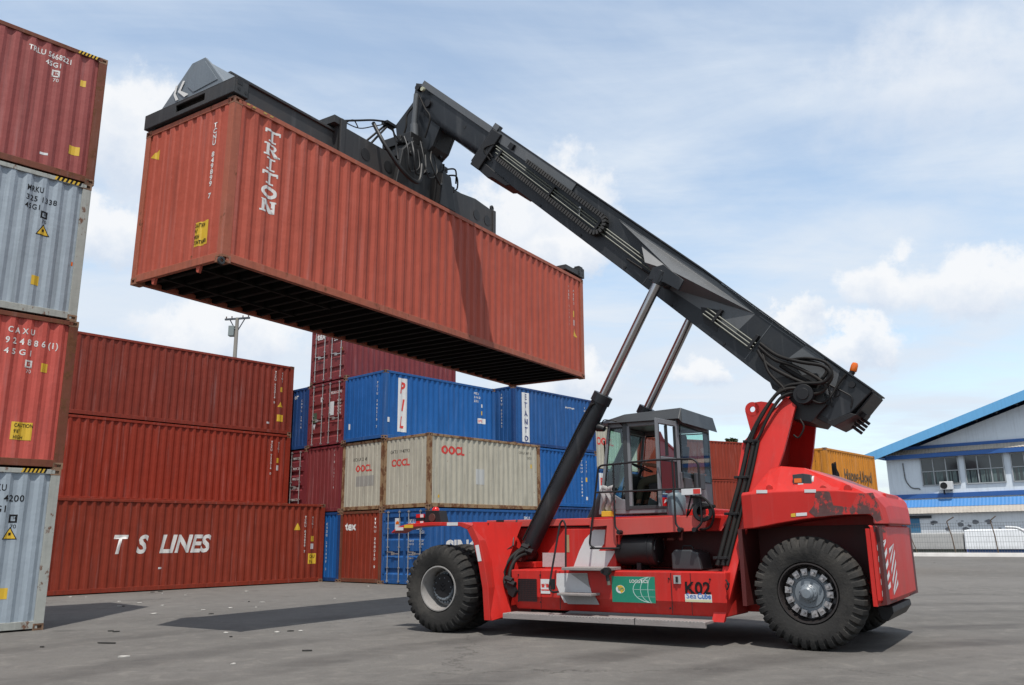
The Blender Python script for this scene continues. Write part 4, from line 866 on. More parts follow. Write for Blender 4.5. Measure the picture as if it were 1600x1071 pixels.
m = MB(); v_ = (2.829, 1.900, 1.023); m.cyl((v_[0], 1.85, v_[2]), (v_[0], 1.95, v_[2]), .06, n=12); m.cyl((v_[0], 1.9, v_[2] - .02), (v_[0] - .02, 1.9, v_[2] - .14), .03, n=10); m.cyl((v_[0] + .05, 1.7, v_[2]), (v_[0] + .05, 1.95, v_[2]), .035, n=10); tp('valve', m, BLACK, 40, 0)
m = MB(); m.cyl((v_[0] - .02, 1.9, v_[2] - .12), (v_[0] - .03, 1.9, v_[2] - .20), .026, n=8); tp('drain_tap', m, BRASS, 40, 0)

# tower that carries the boom
Lp = [(0.259, 0.644, 3.619), (0.931, 0.849, 2.934), (1.049, 1.136, 1.973), (1.122, 1.303, 1.413), (1.325, 1.625, 0.333)]
Rp = [(0.115, 0.692, 3.459), (0.302, 0.904, 2.750), (0.502, 1.079, 2.163), (0.847, 1.246, 1.603), (1.147, 1.625, 0.332)]
m = MB(); n = len(Lp); vs = []
for s in (1, -1):
    for dy in (0, .07):
        for P in (Lp, Rp): vs += [(p[0], s * (p[1] - dy), p[2]) for p in P]
fs = []
for q in (0, 2):
    oL, oR, iL, iR = q * 2 * n, q * 2 * n + n, q * 2 * n + 2 * n, q * 2 * n + 3 * n
    for i in range(n - 1):
        fs += [(oL + i, oL + i + 1, oR + i + 1, oR + i), (iL + i, iR + i, iR + i + 1, iL + i + 1), (oL + i, iL + i, iL + i + 1, oL + i + 1), (oR + i, oR + i + 1, iR + i + 1, iR + i)]
    fs += [(oL, oR, iR, iL), (oL + n - 1, iL + n - 1, iR + n - 1, oR + n - 1)]
m.add(vs, fs); tower = tp('boom_support', m, RED, bevel=0)
m = MB()
for (P, i0, i1, off) in ((Rp, 0, 3, .42), (Lp, 0, 3, -.02)):
    for i in range(i0, i1):
        a, b = P[i], P[i + 1]; m.prism([(a[0] + off, a[1] - .04, a[2]), (b[0] + off, b[1] - .04, b[2]), (b[0] + off, -b[1] + .04, b[2]), (a[0] + off, -a[1] + .04, a[2])], (-.03, 0, 0))
tp('cross_plate', m, REDIN, bevel=0, parent=tower)
lg = (0.787, 0.660, 3.466)
m = MB(); m.lathe([(.045, -.02), (.115, -.02), (.115, .02), (.045, .02), (.045, -.02)], 28); m.xf(Matrix.Translation(lg)); q0 = (0.854, 0.660, 3.390); m.prism([(lg[0] + .115, .64, lg[2] - .02), (lg[0] + .04, .64, lg[2] - .42), (lg[0] - .3, .64, lg[2] - .30), (lg[0] - .35, .64, lg[2] + .06), (lg[0] - .15, .64, lg[2] + .11), (lg[0] - .05, .64, lg[2] + .105), (lg[0] - .05, .64, lg[2] - .1), (lg[0] + .05, .64, lg[2] - .1)], (0, .04, 0)); tp('lifting_eye', m, RED, 40, 0, tower)

# counterweight hood and tail
def hood_sec(x, zb, zc_, zt, ys=1.50, yt=1.18): return [(x, -ys, zb), (x, -ys, zc_), (x, -yt, zt), (x, yt, zt), (x, ys, zc_), (x, ys, zb)]
m = MB()
secs = [hood_sec(.82, 1.62, 2.10, 2.14, 1.46, 1.40), hood_sec(.66, 1.63, 2.115, 2.16, 1.50, 1.42), hood_sec(.46, 1.66, 2.125, 2.48, 1.5, 1.14), hood_sec(.30, 1.69, 2.13, 2.52, 1.5, 1.12), hood_sec(-.05, 1.74, 2.13, 2.47), hood_sec(-.55, 1.79, 2.115, 2.245), hood_sec(-.88, 1.79, 2.075, 2.115, 1.5, 1.15), hood_sec(-.95, 1.76, 2.05, 2.09, 1.46, 1.1)]
m.loft(secs, True, True); hood = tp('counterweight', m, RED, bevel=.012)
m = MB(); m.loft([hood_sec(-.95, 1.66, 2.05, 2.09, 1.457, 1.1), hood_sec(-1.0, 1.66, 2.0, 2.04, 1.28, .90), hood_sec(-1.05, 1.66, 1.88, 1.92, 1.05, .70), hood_sec(-1.07, 1.665, 1.70, 1.74, .95, .55)]); tp('tail_cap', m, RED, bevel=.012, parent=hood)
# scraped steel band along the lower edge of the hood, its own irregular shape
flat('scraped_edge', [xz([(-0.247, 1.500, 2.117), (-0.434, 1.500, 2.109), (-0.466, 1.500, 1.918), (-0.696, 1.500, 1.885), (-0.796, 1.500, 2.061), (-0.992, 1.500, 2.070), (-1.046, 1.500, 1.900), (-1.082, 1.500, 1.716), (-0.999, 1.500, 1.684), (-0.931, 1.500, 1.794), (-0.605, 1.500, 1.794), (-0.214, 1.500, 1.769), (-0.135, 1.500, 1.840), (-0.212, 1.500, 1.925)])], REDWORN, 1.5015, hood, .002)
for (ax, bx, zz_) in (((1182, 1199), 0, 769), ((1257, 1275), 0, 768)):
    p0 = pixY = None
flat('reflector', [xz([(0.573, 1.500, 2.167), (0.417, 1.500, 2.161), (0.420, 1.500, 2.116), (0.577, 1.500, 2.121)]), xz([(-0.102, 1.500, 2.149), (-0.258, 1.500, 2.142), (-0.254, 1.500, 2.099), (-0.098, 1.500, 2.105)]), xz([(0.041, 1.500, 1.827), (-0.108, 1.500, 1.832), (-0.104, 1.500, 1.789), (0.045, 1.500, 1.783)])], WHITE, 1.5018, hood)
flat('reflector', [xz([(0.112, 1.500, 1.820), (0.050, 1.500, 1.827), (0.054, 1.500, 1.775), (0.116, 1.500, 1.776)])], YEL, 1.5018, hood)
for p in ((0.399, 1.420, 2.209), (-0.345, 1.420, 2.169), (-0.667, 1.420, 2.164)): m = MB(); m.cyl((p[0], 1.30, p[2] - .02), (p[0] , 1.46, p[2] - .02), .05, n=14); tp('lifting_boss', m, RED, 40, .004, hood)
# rear lamp pod
q1 = (0.073, 1.400, 2.358); q2 = (-0.071, 1.400, 2.181); q3 = (-0.171, 1.350, 2.349)
m = MB(); m.prism([(q1[0], 1.40, q1[2] + .01), (q2[0], 1.40, q1[2] + .02), (q2[0], 1.40, q2[2]), (q1[0], 1.40, q2[2])], (0, -.35, 0)); m.prism([(q2[0], 1.40, q1[2] + .02), (q2[0] - .10, 1.40, q1[2]), (q2[0] - .12, 1.40, q2[2]), (q2[0], 1.40, q2[2])], (0, -.35, 0)); rp = tp('rear_lamp_pod', m, CABD, bevel=.006, parent=hood)
dx = q1[0] - q2[0]
flat('lens', [pr(q1[0] - .15 * dx, q2[2] + .07, q1[0] - .85 * dx, q2[2] + .13)], ORANGE, 1.402, rp, .01); flat('lens', [pr(q1[0] - .0 * dx, q2[2] + .005, q1[0] - .42 * dx, q2[2] + .055)], REDL, 1.402, rp, .01); flat('lens', [pr(q1[0] - .48 * dx, q2[2] + .005, q1[0] - .98 * dx, q2[2] + .06)], WHITE, 1.402, rp, .01)
m = MB(); m.cyl((q2[0] - .11, 1.3, q1[2] - .09), (q2[0] - .135, 1.3, q1[2] - .09), .075, n=20); tp('lens', m, base_mat('lamp_glass', (.75, .76, .74), rough=.12), 40, 0, rp)
# wheel arch inside walls, their red darkened for shade
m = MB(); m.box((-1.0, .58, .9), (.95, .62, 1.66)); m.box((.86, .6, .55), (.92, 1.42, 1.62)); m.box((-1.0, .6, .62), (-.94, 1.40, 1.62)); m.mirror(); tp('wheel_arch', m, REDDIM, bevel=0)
# tail block with chamfered corners, striped
def plan(z, k=0):
    h = [(-.90, 1.49), (-.94, 1.46), (-1.02, 1.06), (-1.03, .45)]
    return [(x + k, y, z) for x, y in h] + [(x + k, -y, z) for x, y in h[::-1]]
m = MB(); m.loft([[(x, y, z) for x, y, z in plan(.60, .06)], [(x, y, z) for x, y, z in plan(.68)], [(x, y, z) for x, y, z in plan(1.62)], [(x, y, z) for x, y, z in plan(1.645, .02)]]); tail = tp('tail_block', m, RED, bevel=.01)
m = MB(); m.box((-.895, 1.10, .60), (-.84, 1.485, 1.60)); m.mirror(); tp('tail_side', m, RED, bevel=.004, parent=tail)
A_ = Vector((-.94, 1.46, 0)); B_ = Vector((-1.02, 1.06, 0)); nrm = Vector((-.40, .08, 0)).normalized()
D_ = Vector((-1.03, .45, 0)); nr2 = Vector((-.61, .01, 0)).normalized()
def onface(P, Q, nn, u, z, o=.004): p = P.lerp(Q, u) + nn * o; return (p.x, p.y, z)
def stripes(P, Q, nn, u0, u1, z0, z1, n, name='warning_stripes'):
    bm_ = MB(); h = (z1 - z0) / n
    for i in range(-1, n + 1):
        za, zb = z0 + i * h, z0 + i * h + h * .5; sl = .26
        pts = [(u0, za), (u1, za + sl), (u1, zb + sl), (u0, zb)]; cl = []
        for k in range(4):
            (ua, zA), (ub, zB) = pts[k], pts[(k + 1) % 4]
            cl.append((ua, min(max(zA, z0), z1)))
        if max(c[1] for c in cl) - min(c[1] for c in cl) < .02: continue
        bm_.add([onface(P, Q, nn, u, z) for u, z in cl], [(0, 1, 2, 3)])
    return tp(name, bm_, WHITE, bevel=0, parent=tail)
stripes(A_, B_, nrm, .12, .92, .72, 1.46, 5); stripes(B_, D_, nr2, .15, .8, .72, 1.40, 5)
m = MB(); 
for z in (1.38, 1.18, .98): p = onface(A_, B_, nrm, .2, z, .002); m.cyl(p, (p[0] + nrm.x * .01, p[1] + nrm.y * .01, z), .022, n=12)
tp('bolt_hole', m, BLACK, bevel=0, parent=tail)
m = MB(); p = [onface(A_, B_, nrm, u, z, .003) for u, z in ((.3, 1.50), (.6, 1.50), (.6, 1.54), (.3, 1.54))]; m.add(p, [(0, 1, 2, 3)]); tp('reflector', m, WHITE, bevel=0, parent=tail)
m = MB(); p = [(x - .0, y + .002, z) for x, y, z in (onface(A_, B_, nrm, 0.0, 1.56), onface(A_, B_, nrm, 1.0, 1.55), onface(A_, B_, nrm, 1.0, 1.642), onface(A_, B_, nrm, 0, 1.64))]; m.add(p, [(0, 1, 2, 3)]); tp('scraped_edge', m, REDWORN, bevel=0, parent=tail)
m = MB(); m.prism([(-.75, .80, .56), (-.96, .80, .56), (-.97, .80, .48), (-.88, .80, .36), (-.80, .80, .38)], (0, -1.6, 0)); tp('rear_bumper', m, BLACK, bevel=.01)

# ---------------------------------------------------------------- boom
TH = R(42.6); BU = Vector((math.cos(TH), 0, math.sin(TH))); BV = Vector((-math.sin(TH), 0, math.cos(TH))); BP = Vector((0, 0, 3.9))
def bp(u, v, y): p = BP + BU * u + BV * v; return (p.x, y, p.z)
def bbox(m, u0, u1, v0, v1, y0, y1): m.loft([[bp(u, v0, y0), bp(u, v1, y0), bp(u, v1, y1), bp(u, v0, y1)] for u in (u0, u1)]); return m
def bplate(m, poly, y0, y1):
    m.prism([bp(u, v, y0) for u, v in poly], (0, y1 - y0, 0)); return m
BW = .46
m = MB(); sidep = [(-.90, .44), (-.86, -.02), (-.70, -.31), (.50, -.37), (3.67, -.31), (8.05, -.26), (8.25, .50), (5.8, .50), (2.5, .50), (.3, .443)]
bplate(m, sidep, -BW, BW); boom = tp('boom', m, BOOM, bevel=.012)
m = MB(); m.loft([[bp(u, v, y) for v, y in ((vv_, -.50), (vv_ + .026, -.50), (vv_ + .026, .50), (vv_, .50))] for u, vv_ in ((-.91, .437), (.3, .445), (2.5, .502), (8.3, .504))]); tp('top_flange', m, BOOM, bevel=.004, parent=boom)
m = MB(); bbox(m, -.93, -.905, -.0, .42, -.40, .40); bplate(m, [(-.86, -.02), (-.95, .02), (-.80, -.33), (-.45, -.40), (.3, -.42), (.4, -.36), (-.7, -.28)], -.40, .47); tp('boom_tail', m, BLACK, parent=boom)
m = MB()
for k, v in enumerate((-.10, -.04, .02, .08)): m.cyl(bp(-.9, v - .08, .0), bp(-1.08, v - .08, .0), .024, n=10)
bbox(m, -1.0, -.9, .02, .10, -.1, .2); tp('hose_stub', m, BLACK, 40, 0, boom)
m = MB(); 
for u, v in ((-.62, .34), (-.52, .10)): m.cyl(bp(u, v, .46), bp(u, v, .49), .05, n=12)
m.pipe([bp(-.82, .05, .47), bp(-.75, .2, .48), bp(-.15, .12, .48)], .012); m.pipe([bp(-.05, .45, .48), bp(-.6, -.1, .48)], .012); tp('bolt', m, BLACK, 40, 0, boom)
# grey stiffener panels (wedge-shaped side bulge that carries the cylinder pin)
def wedge(s):
    yb, yo = s * (BW + .002), s * .80
    v = [bp(*(4.477, 0.389), yb), bp(*(2.178, 0.473), yb), bp(*(1.282, 0.389), yb), bp(*(2.802, 0.188), yo), bp(*(3.337, 0.046), yo), bp(*(2.907, -0.096), yb), bp(*(1.355, -0.035), yb), bp(*(3.904, 0.343), yb)]
    m = MB(); m.add(v, [(0, 1, 2, 3), (0, 3, 4, 7), (2, 6, 5, 3), (3, 5, 4), (7, 4, 5)]); o = tp('stiffener', m, BOOML, bevel=0, parent=boom)
    return o
wedge(1); wedge(-1)
flat_b = lambda name, poly, mat, y=BW, th=.006: tp(name, bplate(MB(), poly, y, y + th), mat, bevel=0, parent=boom)
flat_b('side_plate', [(0.398, 0.116), (0.293, 0.465), (-0.351, 0.403), (-0.525, 0.017), (-0.112, -0.018)], BOOML)
m = MB(); bbox(m, 8.02, 8.30, -.40, .47, -.55, .55); bbox(m, 8.30, 8.36, -.34, .50, -.52, .52); bplate(m, [(8.02, -.40), (7.72, -.42), (7.62, -.36), (7.2, -.34), (7.1, -.26), (8.02, -.2)], -.5, .5); tp('boom_collar', m, BLACK, bevel=.015, parent=boom)
ib = MB(); 
sec = [(-.36, .46), (.36, .46), (.36, -.02), (.345, -.10), (.28, -.17), (.18, -.20), (-.18, -.20), (-.28, -.17), (-.345, -.10), (-.36, -.02)]
ib.loft([[bp(u, v, y) for y, v in sec] for u in (8.2, 10.55)]); ext = tp('boom_extension', ib, BOOM, 35, 0)
m = MB(); m.loft([[bp(u, v, y) for y, v in ((.37, .36), (.40, .36), (.40, .50), (.37, .50))] for u in (8.3, 11.02)]); m.mirror(); bbox(m, 8.3, 11.02, .465, .50, -.37, .37); tp('cable_tray', m, BOOML, bevel=.003, parent=ext)
m = MB(); m.cyl(bp(9.2, .16, .355), bp(9.2, .16, .365), .045, n=14); tp('access_hole', m, GREASE, bevel=0, parent=ext)
m = MB(); bbox(m, 8.36, 8.2, .475, .60, .40, .52); bbox(m, 5.75, 8.28, .30, .505, BW, BW + .03); tp('cable_tray', m, BOOML, bevel=.003, parent=boom)
m = MB(); bbox(m, 7.55, 7.68, .33, .45, BW + .03, BW + .10); tp('work_lamp', m, BLACK, parent=boom)
# drag chain for the hoses: lower run, round the bend, back along the top
ch = []; vlo, vhi, uend = -.02, .34, 4.80
def chpath(t):
    # t metres along the path
    L1 = 7.75 - uend; rr_ = (vhi - vlo) / 2; La = math.pi * rr_
    if t < L1: u = 7.75 - t; return u, vlo + .10 * (u - uend) / L1 - .06, 0
    if t < L1 + La: a = (t - L1) / rr_; return uend - rr_ * math.sin(a), vlo - .06 + rr_ * (1 - math.cos(a)), -a
    u = uend + (t - L1 - La); return u, vhi - .06 + .04 * (u - uend) / 2.3, math.pi
cm = MB(); N = 86
tot = (7.75 - uend) + math.pi * (vhi - vlo) / 2 + 2.25
for i in range(N):
    t = tot * i / N; u, v, a = chpath(t); u2, v2, _ = chpath(min(t + tot / N * .70, tot)); d = Vector((u2 - u, v2 - v)); nn = Vector((-d.y, d.x)).normalized() * .042
    cm.prism([bp(u + nn.x, v + nn.y, BW + .005), bp(u2 + nn.x, v2 + nn.y, BW + .005), bp(u2 - nn.x, v2 - nn.y, BW + .005), bp(u - nn.x, v - nn.y, BW + .005)], (0, .13, 0))
core = MB(); core.tube([bp(*chpath(tot * i / 40)[:2], BW + .06) for i in range(41)], .03, 6, False)
tp('drag_chain', cm, base_mat('drag_chain_black', (.035, .033, .031), rough=.55, dirt=.5, dirtcol=(.10, .085, .07)), bevel=0, parent=boom); tp('hose_bundle', core, HOSE, 40, 0, boom)
m = MB()
for k, (v0, mt) in enumerate(((.20, 0), (.15, 0), (.08, 0))): m.pipe([bp(8.0 - .05 * k, v0 + .02, BW + .05), bp(5.0, v0 - .06, BW + .05), bp(4.55, v0 - .07, BW + .05), bp(2.75, v0 - .11, BW + .06)], .013)
for k, v0 in enumerate((.14, .08, .02)): m.pipe([bp(2.0, v0 - .12, BW + .06), bp(.95, v0 - .13, BW + .06)], .014)
tp('hydraulic_pipe', m, BRASS, 40, 0, boom)
for u in (7.75, 6.1, 4.75, 3.2, 1.75, .98): m = MB(); bbox(m, u, u + .05, -.08 + (.05 if u > 3 else -.04), .22 - (.0 if u > 3 else .08), BW, BW + .08); tp('pipe_clamp', m, BLACK, bevel=.003, parent=boom)
flat_b('pipe_cover', [(2.135, -0.030), (1.766, 0.134), (1.625, -0.220), (1.913, -0.216)], BLACK)
m = MB()
m.tube([bp(7.9, -.02, BW + .05), bp(8.1, .06, BW + .08), bp(8.0, .2, BW + .06)], .016); m.tube([bp(7.9, -.1, BW + .05), bp(8.18, .02, BW + .1), bp(8.02, .24, BW + .08)], .016)
m.tube([(2.895, 0.500, 6.431), (2.513, 0.550, 6.102), (2.261, 0.600, 5.865)], .018)
tp('hose', m, HOSE, 40, 0, boom)
for (u0, u1) in ((5.9, 7.1), (3.9, 4.5), (-.1, 1.2)):
    m = MB(); bbox(m, u0, u1, .40, .41, BW, BW + .006); tp('weld_seam', m, BOOML, bevel=0, parent=boom)
for u in (.2, 1.4, 2.6, 3.8, 5.0, 6.2, 7.4): m = MB(); m.cyl(bp(u, -.24 if u > 3 else -.30, BW), bp(u, -.24 if u > 3 else -.30, BW + .018), .022, n=8); tp('bolt', m, BLACK, bevel=0, parent=boom)
m = MB(); m.cyl(bp(5.35, .16, BW), bp(5.35, .16, BW + .05), .03, n=8); m.cyl(bp(5.35, .16, BW + .03), bp(5.25, .02, BW + .04), .012, n=6); tp('grease_fitting', m, STEEL, bevel=0, parent=boom)
for u in (.95, 3.3): m = MB(); bbox(m, u, u + .012, -.30, .44, BW, BW + .005); tp('weld_seam', m, BOOML, bevel=0, parent=boom)
# beacon and small bits on top
m = MB(); m.cyl(bp(-.43, .45, .15), bp(-.43, .52, .15), .045, n=14); tp('beacon_base', m, BLACK, 40, 0, boom)
m = MB(); m.lathe([(.05, 0), (.055, .02), (.052, .10), (.038, .135), (0, .145)], 18); m.xf(Matrix.Translation(bp(-.43, .515, .15)) @ Matrix.Rotation(-R(20), 4, 'Y') @ Matrix.Rotation(math.pi / 2, 4, 'X')); bc = tp('beacon', m, ORANGE, 40, 0, boom)
# hose bundle around the pivot and down the tower
def hose(pts, r=.028, name='hose', par=None): m = MB(); m.tube(pts, r, 8); return tp(name, m, HOSE, 60, 0, par or boom)
hose([(0.621, 0.520, 4.539), (0.338, 0.620, 4.284), (-0.013, 0.700, 4.123), (-0.341, 0.720, 4.019), (-0.440, 0.720, 3.879), (-0.313, 0.700, 3.768), (0.017, 0.700, 3.785), (0.288, 0.720, 3.732), (0.596, 0.780, 3.383), (0.834, 0.900, 2.942)])
hose([(0.646, 0.520, 4.489), (0.398, 0.600, 4.233), (0.097, 0.660, 4.083), (-0.223, 0.680, 3.861), (-0.343, 0.660, 3.692), (-0.148, 0.660, 3.615), (0.113, 0.720, 3.723), (0.383, 0.760, 3.636), (0.660, 0.840, 3.232), (0.795, 0.900, 2.920)])
hose([(0.671, 0.520, 4.429), (0.505, 0.600, 4.163), (0.162, 0.660, 3.908), (-0.088, 0.660, 3.780), (-0.251, 0.620, 3.807), (-0.376, 0.600, 3.975), (-0.176, 0.580, 4.123), (0.113, 0.560, 4.204)])
hose([(0.105, 0.700, 3.665), (0.309, 0.760, 3.588), (0.506, 0.840, 3.298), (0.656, 0.880, 3.010), (0.752, 0.920, 2.886)], .024)
hose([(0.105, 0.700, 3.665), (-0.072, 0.680, 3.560), (-0.220, 0.620, 3.475), (-0.367, 0.580, 3.544), (-0.505, 0.520, 3.755), (-0.625, 0.500, 3.892)], .018)
hose([(0.613, 0.500, 4.457), (0.497, 0.660, 4.049), (0.284, 0.720, 3.771), (0.228, 0.740, 3.682)], .022); hose([(0.317, 0.560, 4.137), (0.032, 0.600, 3.903), (-0.194, 0.560, 3.753)], .04)
hose([(0.212, 0.560, 4.206), (-0.115, 0.620, 4.185), (-0.393, 0.640, 4.066), (-0.442, 0.620, 3.845), (-0.281, 0.600, 3.668)], .022)
hose([(0.060, 0.720, 3.243), (0.010, 0.740, 3.110), (0.104, 0.720, 2.964), (0.182, 0.700, 3.011)], .014)
m = MB(); m.cyl((-.02, -.74, 3.62), (-.02, .74, 3.62), .15, n=24); m.cyl((-.02, -.76, 3.62), (-.02, .76, 3.62), .09, n=16); tp('pivot_pin', m, BLACK, 40, .004, tower)
m = MB(); p0 = (0.238, 0.550, 3.710); m.prism([(p0[0] + .18, .56, 3.95), (p0[0] - .45, .56, 3.95), (p0[0] - .55, .56, 3.45), (p0[0] - .30, .56, 3.20), (p0[0] + .05, .56, 3.30)], (0, -1.12, 0)); tp('pivot_bracket', m, GREASE, parent=tower)
# hoses clipped down the edge of the tower
m = MB()
for k, (dx_, r_h) in enumerate(((0, .036), (8, .036), (14, .026))):
    pts = [(0.821, 0.845, 2.946), (0.930, 1.007, 2.403), (1.084, 1.186, 1.803), (1.258, 1.395, 1.104)]
    m.tube([(p[0] - dx_ * .0105, p[1] + .03, p[2]) for p in pts], r_h, 8)
tp('hose_run', m, HOSE, 60, 0, tower)
for p in ((0.771, 0.846, 2.943), (0.900, 1.010, 2.392), (1.036, 1.173, 1.849), (1.184, 1.363, 1.213)):
    m = MB(); m.box((p[0] - .10, p[1] - .02, p[2] - .02), (p[0] + .13, p[1] + .075, p[2] + .02)); m.cyl((p[0] + .08, p[1] + .07, p[2]), (p[0] + .08, p[1] + .10, p[2]), .02, n=8); m.cyl((p[0] - .06, p[1] + .07, p[2]), (p[0] - .06, p[1] + .10, p[2]), .02, n=8)
    tp('hose_clamp', m, BLACK, bevel=.003, parent=tower)

# lift cylinders
for s in (1, -1):
    top = Vector((2.13, s * .90, 5.80)); bot = Vector((4.86, s * .97, 1.24)); d = (bot - top).normalized(); Lc = (bot - top).length
    m = MB(); e = top + d * (Lc * .42)
    m.cyl(e, bot, .150, n=32); m.cyl(e - d * .04, e + d * .12, .172, n=32); m.cyl(bot - d * .02, bot + d * .10, .12, n=20); cyl = tp('lift_cylinder', m, BOOM, 35, .004)
    m = MB(); m.cyl(top, e, .082, n=24); tp('piston_rod', m, CHROME, 35, 0, cyl)
    m = MB(); m.cyl(top + Vector((0, -s * .36, 0)), top + Vector((0, s * .10, 0)), .09, n=20); m.cyl(top - d * .14, top + d * .1, .115, n=20); m.prism([(top.x + .18, s * .99, top.z + .02), (top.x + .08, s * .99, top.z + .20), (top.x - .12, s * .99, top.z + .22), (top.x - .46, s * .99, top.z - .12), (top.x - .36, s * .99, top.z - .28), (top.x - .12, s * .99, top.z - .10)], (0, -s * .05, 0)); tp('rod_bracket', m, BOOM, 40, .004, cyl)
    m = MB(); m.tube([e + d * .15 + Vector((0, s * .16, 0)), e + d * .3 + Vector((.08, s * .17, 0)), e + d * 1.2 + Vector((.12, s * .14, 0)), e + d * 2.2 + Vector((.13, s * .13, 0)), bot - d * .3 + Vector((.12, s * .15, 0))], .018); tp('hose', m, HOSE, 40, 0, cyl)
    m = MB(); m.cyl(bot + Vector((0, -s * .25, 0)), bot + Vector((0, s * .15, 0)), .11, n=18); tp('pin', m, REDDIM, 40, .004, cyl)
m = MB(); m.box((4.6, .70, 1.03), (5.1, 1.08, 1.13)); m.mirror(); tp('cylinder_mount', m, RED, bevel=.01)
for pts in ([(4.694, 1.100, 1.346), (4.776, 1.300, 1.328), (4.869, 1.500, 1.163), (4.896, 1.620, 0.969), (4.806, 1.700, 0.769), (4.718, 1.700, 0.699)], [(4.643, 1.100, 1.260), (4.738, 1.300, 1.243), (4.779, 1.500, 1.122), (4.781, 1.620, 0.919), (4.705, 1.700, 0.740)], [(4.718, 1.100, 1.410), (4.730, 1.250, 1.327), (4.791, 1.400, 1.245), (4.807, 1.500, 1.018)]):
    hose(pts, .034, 'hose', truck)
m = MB()
for p in ((4.735, 1.200, 1.326), (4.632, 1.200, 1.305), (4.708, 1.200, 1.379), (4.666, 1.720, 0.803), (4.716, 1.720, 0.863)): m.cyl((p[0] - .06, p[1], p[2] - .02), (p[0] + .07, p[1], p[2] + .02), .05, n=8)
p = (4.705, 1.720, 0.741); m.prism([(p[0] + .08, 1.74, p[2] + .06), (p[0] - .04, 1.74, p[2] + .10), (p[0] - .12, 1.74, p[2] - .06), (p[0] - .06, 1.74, p[2] - .16), (p[0] + .03, 1.74, p[2] - .10)], (0, -.08, 0)); tp('hose_fitting', m, GREASE, 40, 0)
# horizontal strut across the cab deck for the far cylinder hoses
# ---------------------------------------------------------------- cab
cab = bpy.data.objects.new('cab', None); C.objects.link(cab); cab.parent = truck
def cp(name, mb, mat, smooth=None, bevel=.006, label=None): return part(name, mb, mat, cab, smooth, bevel, label)
Y0, Y1 = -.75, .75
def fx_(z): return 3.52 - (z - 1.92) * .15          # sloping windscreen line
xr, xm = 2.02, 2.96
m = MB(); m.box((xr, Y0, 1.90), (fx_(1.92), Y1, 1.98))
def post(x0, z0, x1, z1, y, w_=.06): 
    s = 1 if y > 0 else -1; m.prism([(x0, y, z0), (x0 - w_, y, z0), (x1 - w_, y, z1), (x1, y, z1)], (0, -s * .06, 0))
for y in (Y1, Y0):
    s = 1 if y > 0 else -1
    post(fx_(1.95), 1.95, fx_(3.42), 3.42, y, .05); post(xm + .02, 1.95, xm + .02, 3.42, y, .09); post(xr + .09, 1.95, xr + .09, 3.42, y, .09)
    m.prism([(fx_(3.36), y, 3.36), (xr, y, 3.34), (xr, y, 3.43), (fx_(3.43), y, 3.43)], (0, -s * .06, 0))
    m.prism([(fx_(1.95) - .04, y, 1.97), (xm, y, 1.97), (xm, y, 2.12), (3.10, y, 2.16), (fx_(2.35) - .04, y, 2.35)], (0, -s * .04, 0))
    if s < 0: m.prism([(xm, y, 1.97), (xr, y, 1.97), (xr, y, 2.5), (xm, y, 2.3)], (0, .04, 0))
m.box((xr, Y0, 1.97), (xr + .05, Y1, 2.55)); m.box((xr, Y0, 3.32), (xr + .05, Y1, 3.42)); m.box((fx_(3.36) - .05, Y0, 3.34), (fx_(3.4), Y1, 3.42))
cp('cab_frame', m, CABG, bevel=.012)
m = MB(); m.box((xm - .02, .70, 1.95), (xm + .05, .765, 3.42)); m.box((xr + .07, .70, 1.97), (xm, .76, 2.03)); cp('door_sill', m, CABD)
# roof: peaked visor edges
m = MB(); m.add([(3.52, -.84, 3.44), (3.52, .84, 3.44), (3.05, .88, 3.42), (1.95, .86, 3.40), (1.90, .84, 3.33), (1.90, -.84, 3.33), (1.95, -.86, 3.40), (3.05, -.88, 3.42),
               (3.30, -.74, 3.50), (3.30, .74, 3.50), (2.95, .76, 3.57), (1.94, .76, 3.59), (1.94, -.76, 3.59), (2.95, -.76, 3.57)],
              [(0, 1, 9, 8), (1, 2, 10, 9), (2, 3, 11, 10), (3, 4, 11), (4, 5, 12, 11), (5, 6, 12), (6, 7, 13, 12), (7, 0, 8, 13), (8, 9, 10, 13), (13, 10, 11, 12), (0, 7, 2, 1), (7, 6, 3, 2), (6, 5, 4, 3)])
cp('cab_roof', m, CABD, bevel=.008)
def pane(poly, par=None, seal=.02):
    """glass pane with a black rubber seal round it; poly of 3-D corners"""
    P = [Vector(p) for p in poly]; nrm_ = (P[1] - P[0]).cross(P[2] - P[0]).normalized(); c = sum(P, Vector()) / len(P)
    m = MB(); m.add(P, [tuple(range(len(P)))]); o = part('window', m, glass_mat(), par or cab)
    q = MB(); n = len(P); inn_ = [p + (c - p).normalized() * seal * 1.5 for p in P]; a = [p + nrm_ * .008 for p in P]; b = [p + nrm_ * .008 for p in inn_]
    a2 = [p - nrm_ * .006 for p in P]; b2 = [p - nrm_ * .006 for p in inn_]
    q.add(a + b + a2 + b2, [(i, (i + 1) % n, n + (i + 1) % n, n + i) for i in range(n)] + [(2 * n + i, 3 * n + i, 3 * n + (i + 1) % n, 2 * n + (i + 1) % n) for i in range(n)]); part('window_seal', q, BLACK, o)
    return o
for y in (Y1 - .01, Y0 + .01):
    pane([(fx_(2.36) - .06, y, 2.36), (3.38, y, 2.24), (3.20, y, 2.13), (3.08, y, 2.12), (xm + .03, y, 2.22), (xm + .03, y, 3.36), (fx_(3.36) - .06, y, 3.36)])
    if y < 0: pane([(xm - .08, y, 2.42), (xr + .1, y, 2.60), (xr + .1, y, 3.33), (xm - .08, y, 3.35)])
pane([(fx_(2.1), -.68, 2.1), (fx_(2.1), .68, 2.1), (fx_(3.35), .68, 3.35), (fx_(3.35), -.68, 3.35)])
